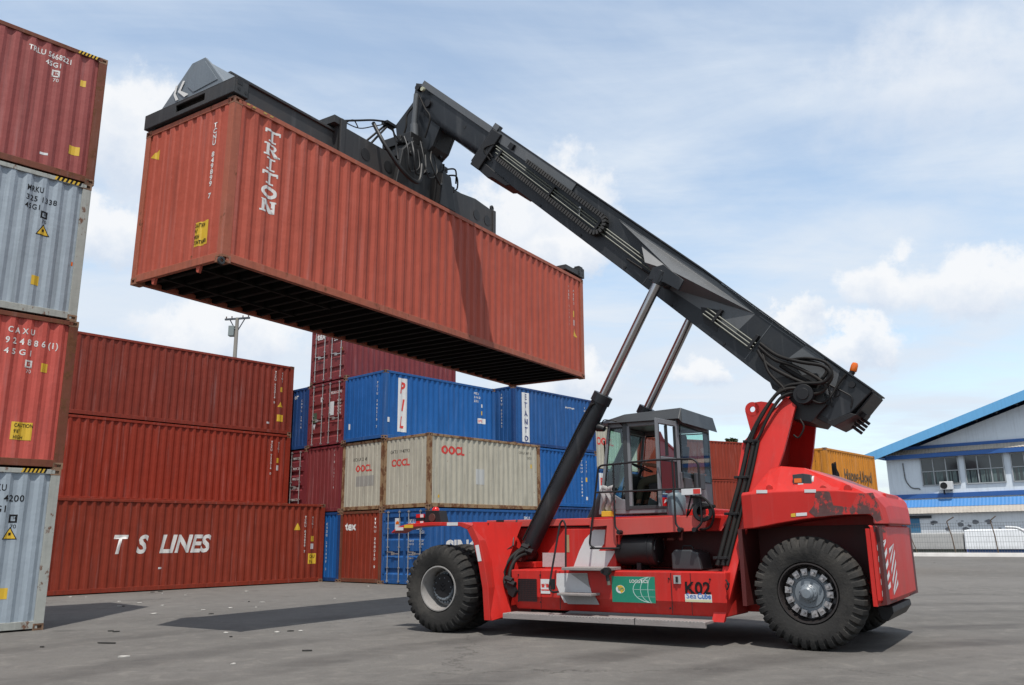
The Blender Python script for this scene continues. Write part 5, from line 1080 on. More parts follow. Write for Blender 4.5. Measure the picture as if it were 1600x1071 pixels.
m = MB(); m.prism([(fx_(1.97), -.7, 1.97), (fx_(1.97), .7, 1.97), (fx_(2.1), .7, 2.1), (fx_(2.1), -.7, 2.1)], (-.04, 0, 0)); cp('front_panel', m, CABG)
pane([(xr - .004, .66, 2.42), (xr - .004, -.68, 2.42), (xr - .004, -.70, 3.30), (xr - .004, .66, 3.34)])
# rear quarter window on the near side and its post
pane([(xr + .02, .757, 2.62), (xr + .02, .757, 2.62 + .01), (xr + .021, .757, 2.64)]) if False else None
m = MB(); m.box((xr - .03, .30, 2.16), (xr, .62, 2.46)); m.box((xr - .05, -.02, 2.12), (xr - .02, .22, 2.20)); cp('vent_box', m, CABD)
m = MB(); m.box((xr - .05, -.25, 2.30), (xr - .01, .18, 2.56)); cp('rear_vent', m, CABD)
# open door, swung out square to the cab
dm = MB(); hx, hy, ex, ey = 2.04, .80, 2.13, 1.44; dv = Vector((ex - hx, ey - hy, 0)); dn = Vector((-dv.y, dv.x, 0)).normalized()
def dp(u, z, o=0): p = Vector((hx, hy, z)) + dv * u + dn * o; return (p.x, p.y, p.z)
def dbox(m, u0, u1, z0, z1, th=.035): m.prism([dp(u0, z0), dp(u1, z0), dp(u1, z1), dp(u0, z1)], dn * th); return m
dbox(dm, 0, 1, 1.98, 2.16); dbox(dm, 0, .10, 2.16, 3.36); dbox(dm, .90, 1, 2.16, 3.36); dbox(dm, .1, .9, 3.28, 3.36); dbox(dm, .1, .9, 2.70, 2.76)
door = cp('door', dm, CABG, bevel=.006)
for z0, z1 in ((2.17, 2.69), (2.77, 3.27)):
    q = MB(); q.add([dp(.1, z0, .015), dp(.9, z0, .015), dp(.9, z1, .015), dp(.1, z1, .015)], [(0, 1, 2, 3)]); part('window', q, glass_mat(), door)
m = MB(); dbox(m, .50, .53, 2.78, 3.27, .04); dbox(m, .1, .12, 2.17, 3.27, .037); dbox(m, .88, .9, 2.17, 3.27, .037); part('window_seal', m, BLACK, door)
m = MB(); m.prism([dp(.42, 1.99, .037), dp(.90, 1.99, .037), dp(.90, 2.12, .037), dp(.42, 2.12, .037)], dn * .003); m.prism([dp(.42, 1.99, -.004), dp(.90, 1.99, -.004), dp(.90, 2.12, -.004), dp(.42, 2.12, -.004)], dn * .003); part('sticker', m, REDL, door, label='red picture sticker')
m = MB(); m.prism([dp(.42, 2.12, .037), dp(.90, 2.12, .037), dp(.90, 2.158, .037), dp(.42, 2.158, .037)], dn * .003); part('sticker', m, LETB, door, label='blue strip above the red sticker')
m = MB(); m.prism([dp(.50, 2.04, .041), dp(.60, 2.02, .041), dp(.72, 2.06, .041), dp(.84, 2.03, .041), (dp(.78, 2.09, .041)), dp(.58, 2.09, .041)], dn * .002); part('emblem', m, WHITE, door)
m = MB(); m.prism([dp(.86, 2.60, -.03), dp(.92, 2.60, -.03), dp(.92, 2.8, -.03), dp(.86, 2.8, -.03)], dn * .03); part('handle', m, BLACK, door)
# sticker facing the camera on the door's lower half, drawn on the cab wall side
st0 = (2.158, 1.200, 2.143); 
# inside: seat, console, steering wheel
m = MB(); m.box((2.28, -.27, 2.28), (2.80, .27, 2.42)); m.prism([(2.30, -.25, 2.40), (2.42, -.25, 2.40), (2.30, -.25, 3.05), (2.20, -.25, 3.05)], (0, .5, 0)); m.box((2.20, -.14, 3.05), (2.28, .14, 3.24)); m.box((2.35, -.2, 1.98), (2.7, .2, 2.28)); cp('seat', m, SEATM, bevel=.03)
m = MB(); m.box((2.35, -.45, 2.35), (2.8, -.30, 2.62)); m.prism([(3.35, -.3, 1.98), (3.15, -.3, 1.98), (3.08, -.3, 2.55), (3.22, -.3, 2.62)], (0, .6, 0)); cp('console', m, SEATM)
m = MB(); m.lathe([(.19, 0), (.205, .012), (.19, .024), (.175, .012), (.19, 0)], 28); m.cyl((0, 0, 0), (0, -.3, 0), .025, n=8); m.box((-.18, .0, -.012), (.18, .015, .012)); m.xf(Matrix.Translation((3.02, 0, 2.70)) @ Matrix.Rotation(R(-25), 4, 'Y') @ Matrix.Rotation(math.pi / 2, 4, 'X')); cp('steering_wheel', m, SEATM, 40, 0)
# outside bits on the cab: cloth and yellow box on the front corner, mirror, wiper, lamp
m = MB(); m.box((3.20, .80, 1.86), (3.37, .95, 1.95)); cp('tool_box', m, YEL)
cl = MB(); rg = random.Random(5); pts = []
for i in range(9):
    for j in range(7):
        u, v = i / 8, j / 6; pts.append((3.36 - .22 * v + .03 * math.sin(u * 9), .86 + .05 * math.sin(v * 14 + u * 3) + .06 * (1 - u), 2.36 - .42 * u + .02 * math.sin(v * 9)))
cl.add(pts, [(i * 7 + j, i * 7 + j + 1, (i + 1) * 7 + j + 1, (i + 1) * 7 + j) for i in range(8) for j in range(6)])
o = cp('rag', cl, base_mat('grey_rag', (.40, .39, .39), rough=.9, var=.3, nscale=12), 60, 0); sm_ = o.modifiers.new('s', 'SOLIDIFY'); sm_.thickness = .012
m = MB(); p = (3.199, 0.900, 3.352); m.cyl((p[0] + .20, .9, p[2] + .02), (p[0] + .08, .9, p[2] - .02), .08, .05, 14); m.pipe([(p[0] + .13, .9, p[2] + .05), (p[0] + .1, .9, p[2] + .14), (p[0] - .15, .85, p[2] + .10), (p[0] - .2, .75, p[2] + .02)], .010); cp('work_lamp', m, BLACK, 40, 0)
m = MB(); p = (3.083, 0.600, 3.241); m.prism([(p[0] + .05, .55, p[2] + .10), (p[0] - .05, .55, p[2] + .08), (p[0] - .06, .55, p[2] - .12), (p[0] + .03, .55, p[2] - .14)], (0, .06, 0)); m.pipe([(p[0], .6, p[2] + .1), (p[0] + .02, .6, 3.38)], .008); m.pipe([(p[0] - .02, .6, p[2] - .1), (p[0] - .04, .6, p[2] - .3)], .006); cp('mirror', m, BLACK, bevel=.01)
m = MB(); m.pipe([(fx_(2.2) + .03, .3, 2.15), (fx_(2.9) + .03, .62, 2.9)], .010); m.pipe([(fx_(2.3) + .035, .45, 2.5), (fx_(3.0) + .035, .7, 3.15)], .014); cp('wiper', m, BLACK, 40, 0)
m = MB(); p = (2.003, 1.350, 2.986); m.cyl((p[0], 1.0, 2.0), (p[0] - .0, 1.0, 2.01), .01); cp('stud', m, BLACK)
# mirror arm and reel at the rear corner of the platform
m = MB(); m.lathe([(.09, -.05), (.14, -.05), (.15, -.03), (.15, .03), (.14, .05), (.09, .05)], 28); p = (1.460, 1.450, 1.883); m.xf(Matrix.Translation((p[0] - .02, 1.40, p[2])) @ Matrix.Rotation(R(20), 4, 'Z')); m.box((p[0] + .0, 1.2, p[2] - .22), (p[0] + .14, 1.36, p[2] + .22)); rl = tp('hose_reel', m, BLACK, 40, .004)
m = MB(); m.pipe([(p[0] + .05, 1.38, p[2] + .05), (p[0] - .28, 1.6, p[2] + .07)], .025); m.tube([(p[0] + .12, 1.45, p[2] + .22), (p[0] - .1, 1.55, p[2] + .20), (p[0] - .26, 1.6, p[2] + .0), (p[0] - .16, 1.5, p[2] - .22), (p[0] + .05, 1.4, p[2] - .26)], .018); m.tube([(p[0] + .16, 1.3, p[2] + .12), (p[0] + .22, 1.42, p[2] - .05), (p[0] + .12, 1.45, p[2] + .26)], .014); part('hose', m, HOSE, rl, 50)
p = (1.540, 1.510, 2.167); m = MB(); m.box((p[0] + .17, 1.515, p[2] - .03), (p[0] - .14, 1.525, p[2] + .06)); tp('sticker', m, WHITE, bevel=0, label='white and red plate on the railing'); m = MB(); m.box((p[0] - .02, 1.526, p[2] - .02), (p[0] - .13, 1.53, p[2] + .05)); tp('sticker', m, LETR, bevel=0)
p = (1.934, 1.200, 1.949); m = MB(); m.lathe([(0, -.0), (.14, 0), (.15, .03), (.15, .28), (.12, .34), (.05, .36), (.05, .40), (0, .40)], 24); m.xf(Matrix.Translation((p[0] + .02, 1.15, 1.84)) @ Matrix.Rotation(math.pi / 2, 4, 'X')); tp('water_canister', m, base_mat('grey_blue_plastic', (.16, .21, .24), rough=.35), 40, 0)
# exhaust stub behind the cab
m = MB(); m.box((1.5, -.75, 1.70), (2.0, .75, 1.95)); m.box((1.0, -.9, 1.60), (1.6, .9, 1.85)); tp('engine_cover', m, RED, bevel=.02)

# ---------------------------------------------------------------- boom head and rotator (truck frame), spreader (container frame)
head = bpy.data.objects.new('boom_head', None); C.objects.link(head); head.parent = truck
m = MB(); hp = [(8.103, 0.300, 11.819), (7.760, 0.300, 11.672), (7.458, 0.300, 11.282), (7.341, 0.300, 10.579), (7.588, 0.300, 10.089), (7.878, 0.300, 9.889), (8.601, 0.300, 10.184), (8.700, 0.300, 10.925), (8.189, 0.300, 11.355)]
m.prism([(p[0], .30, p[2]) for p in hp], (0, -.08, 0)); m.prism([(p[0], -.30, p[2]) for p in hp], (0, .08, 0)); m.prism([(p[0] * .98 + .15, .22, p[2]) for p in hp[3:8]], (0, -.44, 0))
part('head_plate', m, BOOM, head, bevel=.01)
m = MB()
for p, r in (((7.966, 0.300, 11.610), .07), ((7.677, 0.300, 11.111), .09), ((8.257, 0.300, 10.152), .10)): m.cyl((p[0], -.42, p[2]), (p[0], .42, p[2]), r, n=18)
part('pin', m, BLACK, head, 40)
a_, b_, c_ = (7.977, 0.420, 11.425), (8.037, 0.420, 10.689), (8.009, 0.420, 10.253)
m = MB(); m.cyl((a_[0], .42, a_[2]), (b_[0], .42, b_[2]), .065, n=16); m.cyl((b_[0], .42, b_[2]), (c_[0], .42, c_[2]), .09, n=12); m.mirror(); dmp = part('damping_cylinder', m, BOOML, head, 40)
m = MB(); m.cyl((b_[0], .42, b_[2] - .02), (c_[0], .42, c_[2] + .12), .040, n=12); part('piston_rod', m, CHROME, dmp, 40)
m = MB(); p = (7.791, 0.420, 11.494); m.cyl((p[0], .40, p[2]), (p[0], .46, p[2]), .05, n=14); part('lamp_lens', m, base_mat('pale_lamp', (.5, .5, .35), rough=.3), head, 40)
sp = bpy.data.objects.new('spreader', None); C.objects.link(sp); sp.parent = truck; sp.matrix_local = TM.inverted() @ CM
def spp(name, m, mat, smooth=None, bevel=.008, label=None): return part(name, m, mat, sp, smooth, bevel, label)
T_ = HC
# end beams on the corner castings
for u0, s in ((0, 1), (12.192, -1)):
    m = MB(); a, b = u0 - s * .05, u0 + s * .26
    z0, z1 = T_ + .04, T_ + .32
    # front plate with a long slot
    def slab(x0, x1):
        vs = []; xs2 = (x0, x1)
        m.box((x0, -.02, z0), (x1, .75, z1)); m.box((x0, 1.55, z0), (x1, CW + .02, z1)); m.box((x0, .75, z1 - .07), (x1, 1.55, z1)); m.box((x0, .75, z0), (x1, 1.55, z0 + .08))
    slab(a, a + s * .04); slab(b, b - s * .03)
    m.box((a, -.02, z1 - .03), (b, CW + .02, z1 - .001)); m.box((a, -.02, z0 - .002), (b, CW + .02, z0 + .02))
    m.box((a + s * .04, -.02, z0), (b, .0, z1)); m.box((a + s * .04, CW, z0), (b, CW + .02, z1)); m.box((a + s * .12, .7, z0), (a + s * .16, 1.6, z1))
    spp('end_beam', m, SPRD)
    for y in (.05, CW - .23): m = MB(); m.box((u0 + s * .0, y, T_ - .0), (u0 + s * .18, y + .16, T_ + .06)); m.box((u0 + s * .02, y - .06, z1), (u0 + s * .24, y + .1, z1 + .04)); spp('twistlock', m, BLACK)
    m = MB(); 
    for y in (-.022,):
        m.box((u0 + s * .02, y - .003, z1 - .10), (u0 + s * .12, y, z1 - .03)); m.cyl((u0 + s * .06, y - .003, z0 + .10), (u0 + s * .06, y, z0 + .10), .03, n=12); m.cyl((u0 + s * .2, y - .003, z0 + .08), (u0 + s * .2, y, z0 + .08), .03, n=12)
    spp('access_hole', m, GREASE, bevel=0)
    # triangular gusset
    K = [(.28, z1), (.70, T_ + .82), (.86, T_ + .985), (1.22, T_ + .985), (2.02, z1)] if s > 0 else [(.30, z1), (.85, T_ + .55), (1.15, T_ + .62), (1.6, T_ + .62), (2.1, z1)]
    m = MB(); xk = u0 - s * .03
    m.prism([(xk, y, z) for y, z in K], (s * .05, 0, 0)); 
    if s > 0:
        m.prism([(xk + .05, .28, z1), (xk + .42, .18, z1), (xk + .42, .55, T_ + .72), (xk + .05, .72, T_ + .84)], (0, .03, 0)); m.prism([(xk + .38, .60, z1), (xk + .38, .60, T_ + .7), (xk + .38, 1.5, T_ + .7), (xk + .38, 1.5, z1)], (.04, 0, 0)); m.box((xk + .03, .72, T_ + .80), (xk + .42, 1.2, T_ + .84))
        m.prism([(xk - .012, y, z) for y, z in ((.55, z1 + .13), (.88, T_ + .88), (1.14, T_ + .90), (1.30, z1 + .14))], (-.0, 0, 0)) if False else None
    kp = spp('gusset_plate', m, SPRG)
    if s > 0:
        k2 = MB(); k2.prism([(xk - .012, y, z) for y, z in ((.45, z1 + .10), (.84, T_ + .90), (1.13, T_ + .90), (1.28, z1 + .22), (1.1, z1 + .06))], (.013, 0, 0)); part('raised_panel', k2, SPRG, kp, bevel=.004)
        k3 = MB()
        for off in (0, .13):     # emblem: two bent strokes
            pts = [(1.42 - off, T_ + .66 ), (1.55 - off, T_ + .52), (1.62 - off, T_ + .36), (1.54 - off, T_ + .36), (1.46 - off, T_ + .50), (1.35 - off, T_ + .66)] if False else None
        k3.add([(xk - .016, y, z) for y, z in ((1.62, T_ + .66), (1.56, T_ + .66), (1.60, T_ + .50), (1.66, T_ + .50), (1.58, T_ + .36), (1.50, T_ + .36))], [(0, 1, 2, 3), (3, 2, 5, 4)])
        k3.add([(xk - .016, y, z) for y, z in ((1.42, T_ + .70), (1.36, T_ + .68), (1.46, T_ + .52), (1.54, T_ + .52), (1.34, T_ + .36), (1.22, T_ + .38))], [(0, 1, 2, 3), (3, 2, 5, 4)])
        part('emblem', k3, LETW, kp)
# telescopic arms (one either side) and the main frame
m = MB(); m.box((.30, .62, T_ + .10), (4.0, 1.14, T_ + .80)); m.box((.30, .58, T_ + .74), (3.4, 1.18, T_ + .80)); spp('telescopic_arm', m, SPRD, bevel=.012)
m = MB(); m.prism([(8.0, 1.30, T_ + .10), (8.0, 1.30, T_ + .80), (11.2, 1.30, T_ + .72), (12.0, 1.30, T_ + .40), (12.0, 1.30, T_ + .10)], (0, .52, 0)); m.box((11.2, .0, T_ + .06), (12.1, .9, T_ + .20)); spp('telescopic_arm', m, SPRD, bevel=.012)
m = MB()
m.prism([(2.85, .45, T_ + .08), (8.35, .45, T_ + .08), (8.30, .45, T_ + .86), (7.5, .45, T_ + .93), (6.9, .45, T_ + .86), (3.0, .45, T_ + .86), (2.95, .45, T_ + 1.0), (2.85, .45, T_ + 1.02)], (0, .06, 0))
m.prism([(2.85, 1.95, T_ + .08), (8.35, 1.95, T_ + .08), (8.30, 1.95, T_ + .86), (2.85, 1.95, T_ + .9)], (0, .06, 0))
m.box((2.9, .5, T_ + .08), (8.3, 1.95, T_ + .12)); m.box((2.9, .5, T_ + .80), (8.3, .9, T_ + .84)); m.box((2.85, .42, T_ + .06), (2.98, 2.0, T_ + 1.0)); m.box((8.24, .42, T_ + .06), (8.36, 2.0, T_ + .88))
mf = spp('main_frame', m, SPRD, bevel=.01)
for u in (3.6, 4.3, 7.55, 8.0): m = MB(); m.cyl((u, .44, T_ + .52), (u, .452, T_ + .52), .13, n=20); part('lightening_hole', m, GREASE, mf)
m = MB(); m.box((2.70, .46, T_ + .86), (3.05, .9, T_ + 1.02)); m.lathe([(.03, -.02), (.065, -.02), (.065, .02), (.03, .02), (.03, -.02)], 16, 0); 
part('bracket', m, SPRD, mf, bevel=.006)
m = MB(); m.lathe([(.03, -.02), (.07, -.02), (.07, .02), (.03, .02), (.03, -.02)], 16); m.xf(Matrix.Translation((8.28, .5, T_ + .96))); part('lifting_eye', m, SPRD, mf, 40)
# side shift carriage and rotator, greasy black
m = MB()
m.prism([(4.3, .22, T_ + .05), (6.35, .22, T_ + .05), (6.25, .22, T_ + .62), (6.0, .22, T_ + .72), (5.95, .22, T_ + 1.15), (5.45, .22, T_ + 1.30), (4.75, .22, T_ + 1.22), (4.5, .22, T_ + .95)], (0, .12, 0))
m.prism([(5.55, .02, T_ + .01), (6.15, .02, T_ + .01), (5.95, .02, T_ + .80), (5.65, .02, T_ + .85)], (0, .25, 0))
m.box((4.5, .3, T_ + .84), (6.2, 2.0, T_ + 1.0)); m.prism([(4.5, 2.0, T_ + .3), (6.2, 2.0, T_ + .3), (6.1, 2.0, T_ + 1.2), (4.7, 2.0, T_ + 1.2)], (0, .1, 0))
cr = spp('sideshift_carriage', m, GREASE, bevel=.015)
m = MB(); cx, cy = 5.45, .82; m.cyl((cx, cy, T_ + 1.0), (cx, cy, T_ + 1.22), .60, n=36); m.cyl((cx, cy, T_ + 1.2), (cx, cy, T_ + 1.5), .46, n=36); m.box((cx - .5, cy - .42, T_ + 1.4), (cx + .5, cy + .42, T_ + 1.62)); spp('rotator', m, GREASE, 40, .008)
m = MB()
for (a, b, z) in ((4.7, .2, .95), (4.9, .3, 1.3), (5.9, .22, 1.0), (5.2, .15, .7), (4.6, .4, 1.25), (5.7, .18, 1.28), (6.15, .2, .6)): m.box((a, b, T_ + z), (a + .18, b + .14, T_ + z + .13)); m.cyl((a + .05, b - .02, T_ + z), (a + .05, b + .1, T_ + z), .05, n=10)
spp('hydraulic_motor', m, GREASE, 40, .008)
hs = MB(); rg = random.Random(11)
for i in range(4):
    u0 = 4.45 + i * .3 + rg.uniform(-.08, .08); z = T_ + 1.15 + rg.uniform(-.2, .25)
    hs.tube([(u0, .15, z), (u0 - .12 + rg.uniform(-.1, .1), .0, z - .35), (u0 + .05, -.02 + rg.uniform(-.04, .1), z - .72 - rg.uniform(0, .15)), (u0 + .35 + rg.uniform(0, .2), .10, z - .55), (u0 + .5, .18, z - .1)], .014 + .006 * (i % 2), 6)
hs.tube([(3.85, .5, T_ + 1.35), (3.9, .2, T_ + .8), (4.3, .02, T_ + .30), (4.8, .02, T_ + .25), (5.0, .1, T_ + .75)], .045, 8); hs.tube([(6.0, .2, T_ + .9), (6.25, .1, T_ + .95), (6.35, .15, T_ + .7), (6.2, .2, T_ + .6)], .02, 6); hs.tube([(5.9, .2, T_ + 1.0), (6.2, .1, T_ + 1.1), (6.3, .15, T_ + .8)], .02, 6)
spp('hose', hs, GREASE, 60, 0)
# light mast with cables on the frame
m = MB(); m.pipe([(3.75, .5, T_ + .8), (4.28, .45, T_ + 1.5)], .025); m.pipe([(3.72, .8, T_ + .8), (4.25, .5, T_ + 1.5)], .025); m.tube([(2.95, .5, T_ + 1.0), (3.3, .45, T_ + 1.15), (3.9, .45, T_ + 1.42), (4.35, .45, T_ + 1.5), (4.5, .4, T_ + 1.0), (4.45, .3, T_ + .7)], .022); m.tube([(3.0, .5, T_ + 1.0), (3.4, .45, T_ + 1.02), (3.9, .45, T_ + 1.3), (4.25, .45, T_ + 1.45), (4.6, .4, T_ + 1.2)], .012); m.tube([(3.0, .5, T_ + .95), (3.2, .45, T_ + 1.12), (3.35, .45, T_ + 1.02)], .012); m.box((4.15, .38, T_ + 1.47), (4.45, .55, T_ + 1.53)); spp('cable_mast', m, BLACK, 40, 0)
# hose loop from boom head to the rotator
m = MB(); a = (8.196, 0.400, 11.148)
for k, q in enumerate(([(8.003, 0.450, 11.145), (8.183, 0.500, 10.937), (8.213, 0.500, 10.627), (8.428, 0.500, 10.133), (8.611, 0.500, 9.868), (8.448, 0.500, 9.511)], [(7.876, 0.450, 11.346), (7.702, 0.450, 10.970), (7.551, 0.450, 10.686), (7.690, 0.450, 10.257)])): m.tube(q, .022, 7)
part('hose', m, HOSE, head, 60)

# ---------------------------------------------------------------- driver, seated in the cab
def skin_body(name, chains, mat, parent, sub=1):
    vs = []; es = []; rs = []; idx = {}
    for ch in chains:
        prev = None
        for key, p, r in ch:
            if key not in idx: idx[key] = len(vs); vs.append(p); rs.append(r)
            if prev is not None: es.append((prev, idx[key]))
            prev = idx[key]
    me = bpy.data.meshes.new(name); me.from_pydata(vs, es, []); ob = bpy.data.objects.new(name, me); C.objects.link(ob)
    md = ob.modifiers.new('skin', 'SKIN'); md.use_smooth_shade = True
    for i, r in enumerate(rs): me.skin_vertices[0].data[i].radius = r if isinstance(r, tuple) else (r, r)
    me.skin_vertices[0].data[0].use_root = True
    s = ob.modifiers.new('s', 'SUBSURF'); s.levels = sub; s.render_levels = sub
    bpy.context.view_layer.update()
    m2 = bpy.data.meshes.new_from_object(ob.evaluated_get(bpy.context.evaluated_depsgraph_get()))
    bpy.data.objects.remove(ob); m2.materials.clear()
    return link(name, m2, mat, parent)
SKIN = base_mat('skin_brown', (.22, .10, .06), rough=.55, var=.1)
TROU = base_mat('olive_trousers', (.055, .05, .03), rough=.9, var=.2)
SHIRT = base_mat('grey_blue_shirt', (.10, .12, .15), rough=.9, var=.2)
def P_(x, y, z): return (x, y, z)
ch = [
 [('hip', (2.50, 0, 2.50), (.16, .13)), ('belly', (2.48, 0, 2.68), (.15, .12)), ('chest', (2.47, 0, 2.88), (.17, .12)), ('neckb', (2.50, 0, 3.03), (.07, .07)), ('neck', (2.52, 0, 3.09), (.055, .055)), ('jaw', (2.56, 0, 3.15), (.075, .07)), ('head', (2.55, 0, 3.22), (.085, .10)), ('crown', (2.54, 0, 3.30), (.07, .08))],
]
for s in (1, -1):
    t = 'l' if s > 0 else 'r'
    ch.append([('chest', None, None), ('sh' + t, (2.48, s * .20, 2.96), .062), ('el' + t, (2.60, s * .27, 2.70), .045), ('wr' + t, (2.84, s * .20, 2.75), .030), ('palm' + t, (2.92, s * .18, 2.77), (.038, .02))])
    ch.append([('hip', None, None), ('th' + t, (2.56, s * .11, 2.49), .10), ('kn' + t, (2.96, s * .15, 2.46), .068), ('an' + t, (3.06, s * .15, 2.07), .042), ('ft' + t, (3.12, s * .15, 2.01), .045), ('to' + t, (3.22, s * .16, 2.00), .035)])
body = skin_body('person', ch, SKIN, None, 2)
body.matrix_world = TM
tag(body, 'driver seated in the open cab in olive trousers, hands on the wheel', 'person')
hc = MB()
def fing(s):
    out = MB()
    for k, (dy, ln) in enumerate(((-.028, .062), (-.010, .072), (.010, .068), (.028, .052))):
        b = Vector((2.945, s * .18 + dy, 2.785)); out.tube([b, b + Vector((.03, 0, .008)), b + Vector((.05, 0, -.018)), b + Vector((.045, 0, -.018 - ln * .35))], .009, 6)
    b = Vector((2.90, s * .18 - s * .03, 2.775)); out.tube([b, b + Vector((.03, -s * .015, .0)), b + Vector((.055, -s * .01, -.02))], .010, 6)
    return out
for s in (1, -1): f = fing(s); hc.add(f.v, f.f)
part('hand', hc, SKIN, body, 60)
def shell(name, chs, mat, sub=1): return skin_body(name, chs, mat, body, 2)
shell('shirt', [[('a', (2.50, 0, 2.56), (.175, .145)), ('b', (2.48, 0, 2.70), (.165, .135)), ('c', (2.47, 0, 2.88), (.185, .135)), ('d', (2.49, 0, 3.0), (.10, .10))], [('c', None, None), ('e', (2.48, .20, 2.96), .078), ('f', (2.56, .255, 2.78), .062)], [('c', None, None), ('g', (2.48, -.20, 2.96), .078), ('h', (2.56, -.255, 2.78), .062)]], SHIRT)
shell('trousers', [[('a', (2.50, 0, 2.50), (.175, .145)), ('b', (2.58, .115, 2.49), .115), ('c', (2.96, .155, 2.465), .082), ('d', (3.055, .15, 2.13), .058)], [('a', None, None), ('e', (2.58, -.115, 2.49), .115), ('f', (2.96, -.155, 2.465), .082), ('g', (3.055, -.15, 2.13), .058)]], TROU)
shell('hair', [[('a', (2.52, 0, 3.24), (.095, .10)), ('b', (2.525, 0, 3.31), (.085, .095))], [('a', None, None), ('c', (2.49, 0, 3.18), (.07, .08))]], base_mat('black_hair', (.012, .010, .009), rough=.7))
m = MB(); m.prism([(2.64, -.012, 3.20), (2.665, 0, 3.18), (2.64, .012, 3.20), (2.635, 0, 3.235)], (0, 0, -.012))
for s in (1, -1): m.cyl((2.625, s * .032, 3.225), (2.64, s * .032, 3.225), .011, n=8); m.cyl((2.545, s * .088, 3.20), (2.545, s * .10, 3.20), .025, n=8)
m.box((2.62, -.025, 3.145), (2.642, .025, 3.153)); part('face', m, SKIN, body, 40, .003)
m = MB()
for s in (1, -1): m.prism([(3.02, s * .15 - .045, 1.985), (3.27, s * .16 - .04, 1.985), (3.28, s * .16 - .035, 2.02), (3.12, s * .15 - .035, 2.08), (3.02, s * .15 - .04, 2.10)], (0, .085, 0))
part('shoe', m, BLACK, body, None, .015)

# ---------------------------------------------------------------- warehouse office at the right, facade facing the yard
GM = Matrix.Rotation(YG, 4, 'Z')                 # frame: a along, b across
WB = base_mat('pale_blue_wall', (.84, .92, 1.0), rough=.8, var=.05, nscale=.6, dirt=.35, dirtcol=(.60, .66, .74), streak=.25)
WW = base_mat('white_wall', (.92, .95, .98), rough=.8, var=.06, nscale=.8, dirt=.35, dirtcol=(.60, .62, .64), streak=.3)
BF = base_mat('sky_blue_fascia', (.16, .48, .84), rough=.5, var=.06, nscale=.5, streak=.2)
BD = base_mat('blue_trim', (.03, .13, .42), rough=.55, var=.12, nscale=.8, dirt=.2, dirtcol=(.05, .10, .22))
BSH = base_mat('blue_sheet_roof', (.06, .26, .62), rough=.5, var=.12, nscale=1.2, dirt=.3, dirtcol=(.12, .22, .40))
BEI = base_mat('beige_sheet_roof', (.52, .47, .41), rough=.7, var=.15, nscale=1.0, dirt=.4, dirtcol=(.28, .24, .20), streak=.3)
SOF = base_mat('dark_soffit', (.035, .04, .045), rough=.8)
bld = thing('office_building', 'pale blue warehouse office with a bright blue gable roof edge at the right', 'building', GM)
def bp_(name, mb, mat, parent=None, bevel=0): return part(name, mb, mat, parent or bld, None, bevel)
FA = 70.0
RB_, RZ = 1.0, 14.95                       # ridge
EB, EZ = 23.2, 7.72                        # eave of the visible slope
sl = (RZ - EZ) / (EB - RB_)
m = MB(); m.prism([(FA, 22.0, 0), (FA, -20.0, 0), (FA, -20.0, RZ - sl * 21.0 - .6), (FA, RB_, RZ - .7), (FA, 22.0, RZ - sl * 21 - .7)], (22, 0, 0)); wall = bp_('wall', m, WB)
m = MB()
def slope(m, a0, a1, o0, o1):
    m.prism([(a0, EB, EZ - o0), (a0, RB_, RZ - o0), (a0, RB_, RZ - o1), (a0, EB, EZ - o1)], (a1 - a0, 0, 0)); m.prism([(a0, RB_ * 2 - EB, EZ - o0), (a0, RB_, RZ - o0), (a0, RB_, RZ - o1), (a0, RB_ * 2 - EB, EZ - o1)], (a1 - a0, 0, 0)); return m
slope(m, FA - 1.3, FA + 23, .0, .12); roof = bp_('roof', m, BSH)
m = MB(); slope(m, FA - 1.42, FA - 1.305, -.04, .66); bp_('fascia', m, BF, roof)
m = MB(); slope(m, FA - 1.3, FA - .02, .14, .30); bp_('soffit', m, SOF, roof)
m = MB()
for i in range(16): b = EB - 1.2 - i * 1.4; z = RZ - sl * abs(b - RB_); m.box((FA - 1.25, b, z - .62), (FA - .02, b + .08, z - .32))
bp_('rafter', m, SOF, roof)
m = MB(); m.box((FA - .10, 21.9, 8.02), (FA - .004, -19.5, 8.25)); bp_('trim_band', m, BD)
m = MB(); m.box((FA - .12, 21.9, 4.22), (FA - .004, -19.5, 4.55)); bp_('trim_band', m, BD)
# upper awning
aw = MB(); n = 150; b1_, b0_ = 21.9, -12.0
for i in range(n):
    b = b1_ + (b0_ - b1_) * i / n; db = (b0_ - b1_) / n
    aw.add([(FA - .02, b, 8.05), (FA - .5, b, 7.62), (FA - .02, b + db * .5, 8.08), (FA - .5, b + db * .5, 7.65), (FA - .02, b + db, 8.05), (FA - .5, b + db, 7.62)], [(0, 1, 3, 2), (2, 3, 5, 4)])
awn = bp_('awning', aw, BEI); m = MB(); m.box((FA - .50, b1_ + .02, 7.28), (FA - .44, b0_, 7.60)); m.box((FA - .44, b1_ + .02, 7.30), (FA - .01, b1_ - .04, 7.55)); bp_('fascia', m, BD, awn)
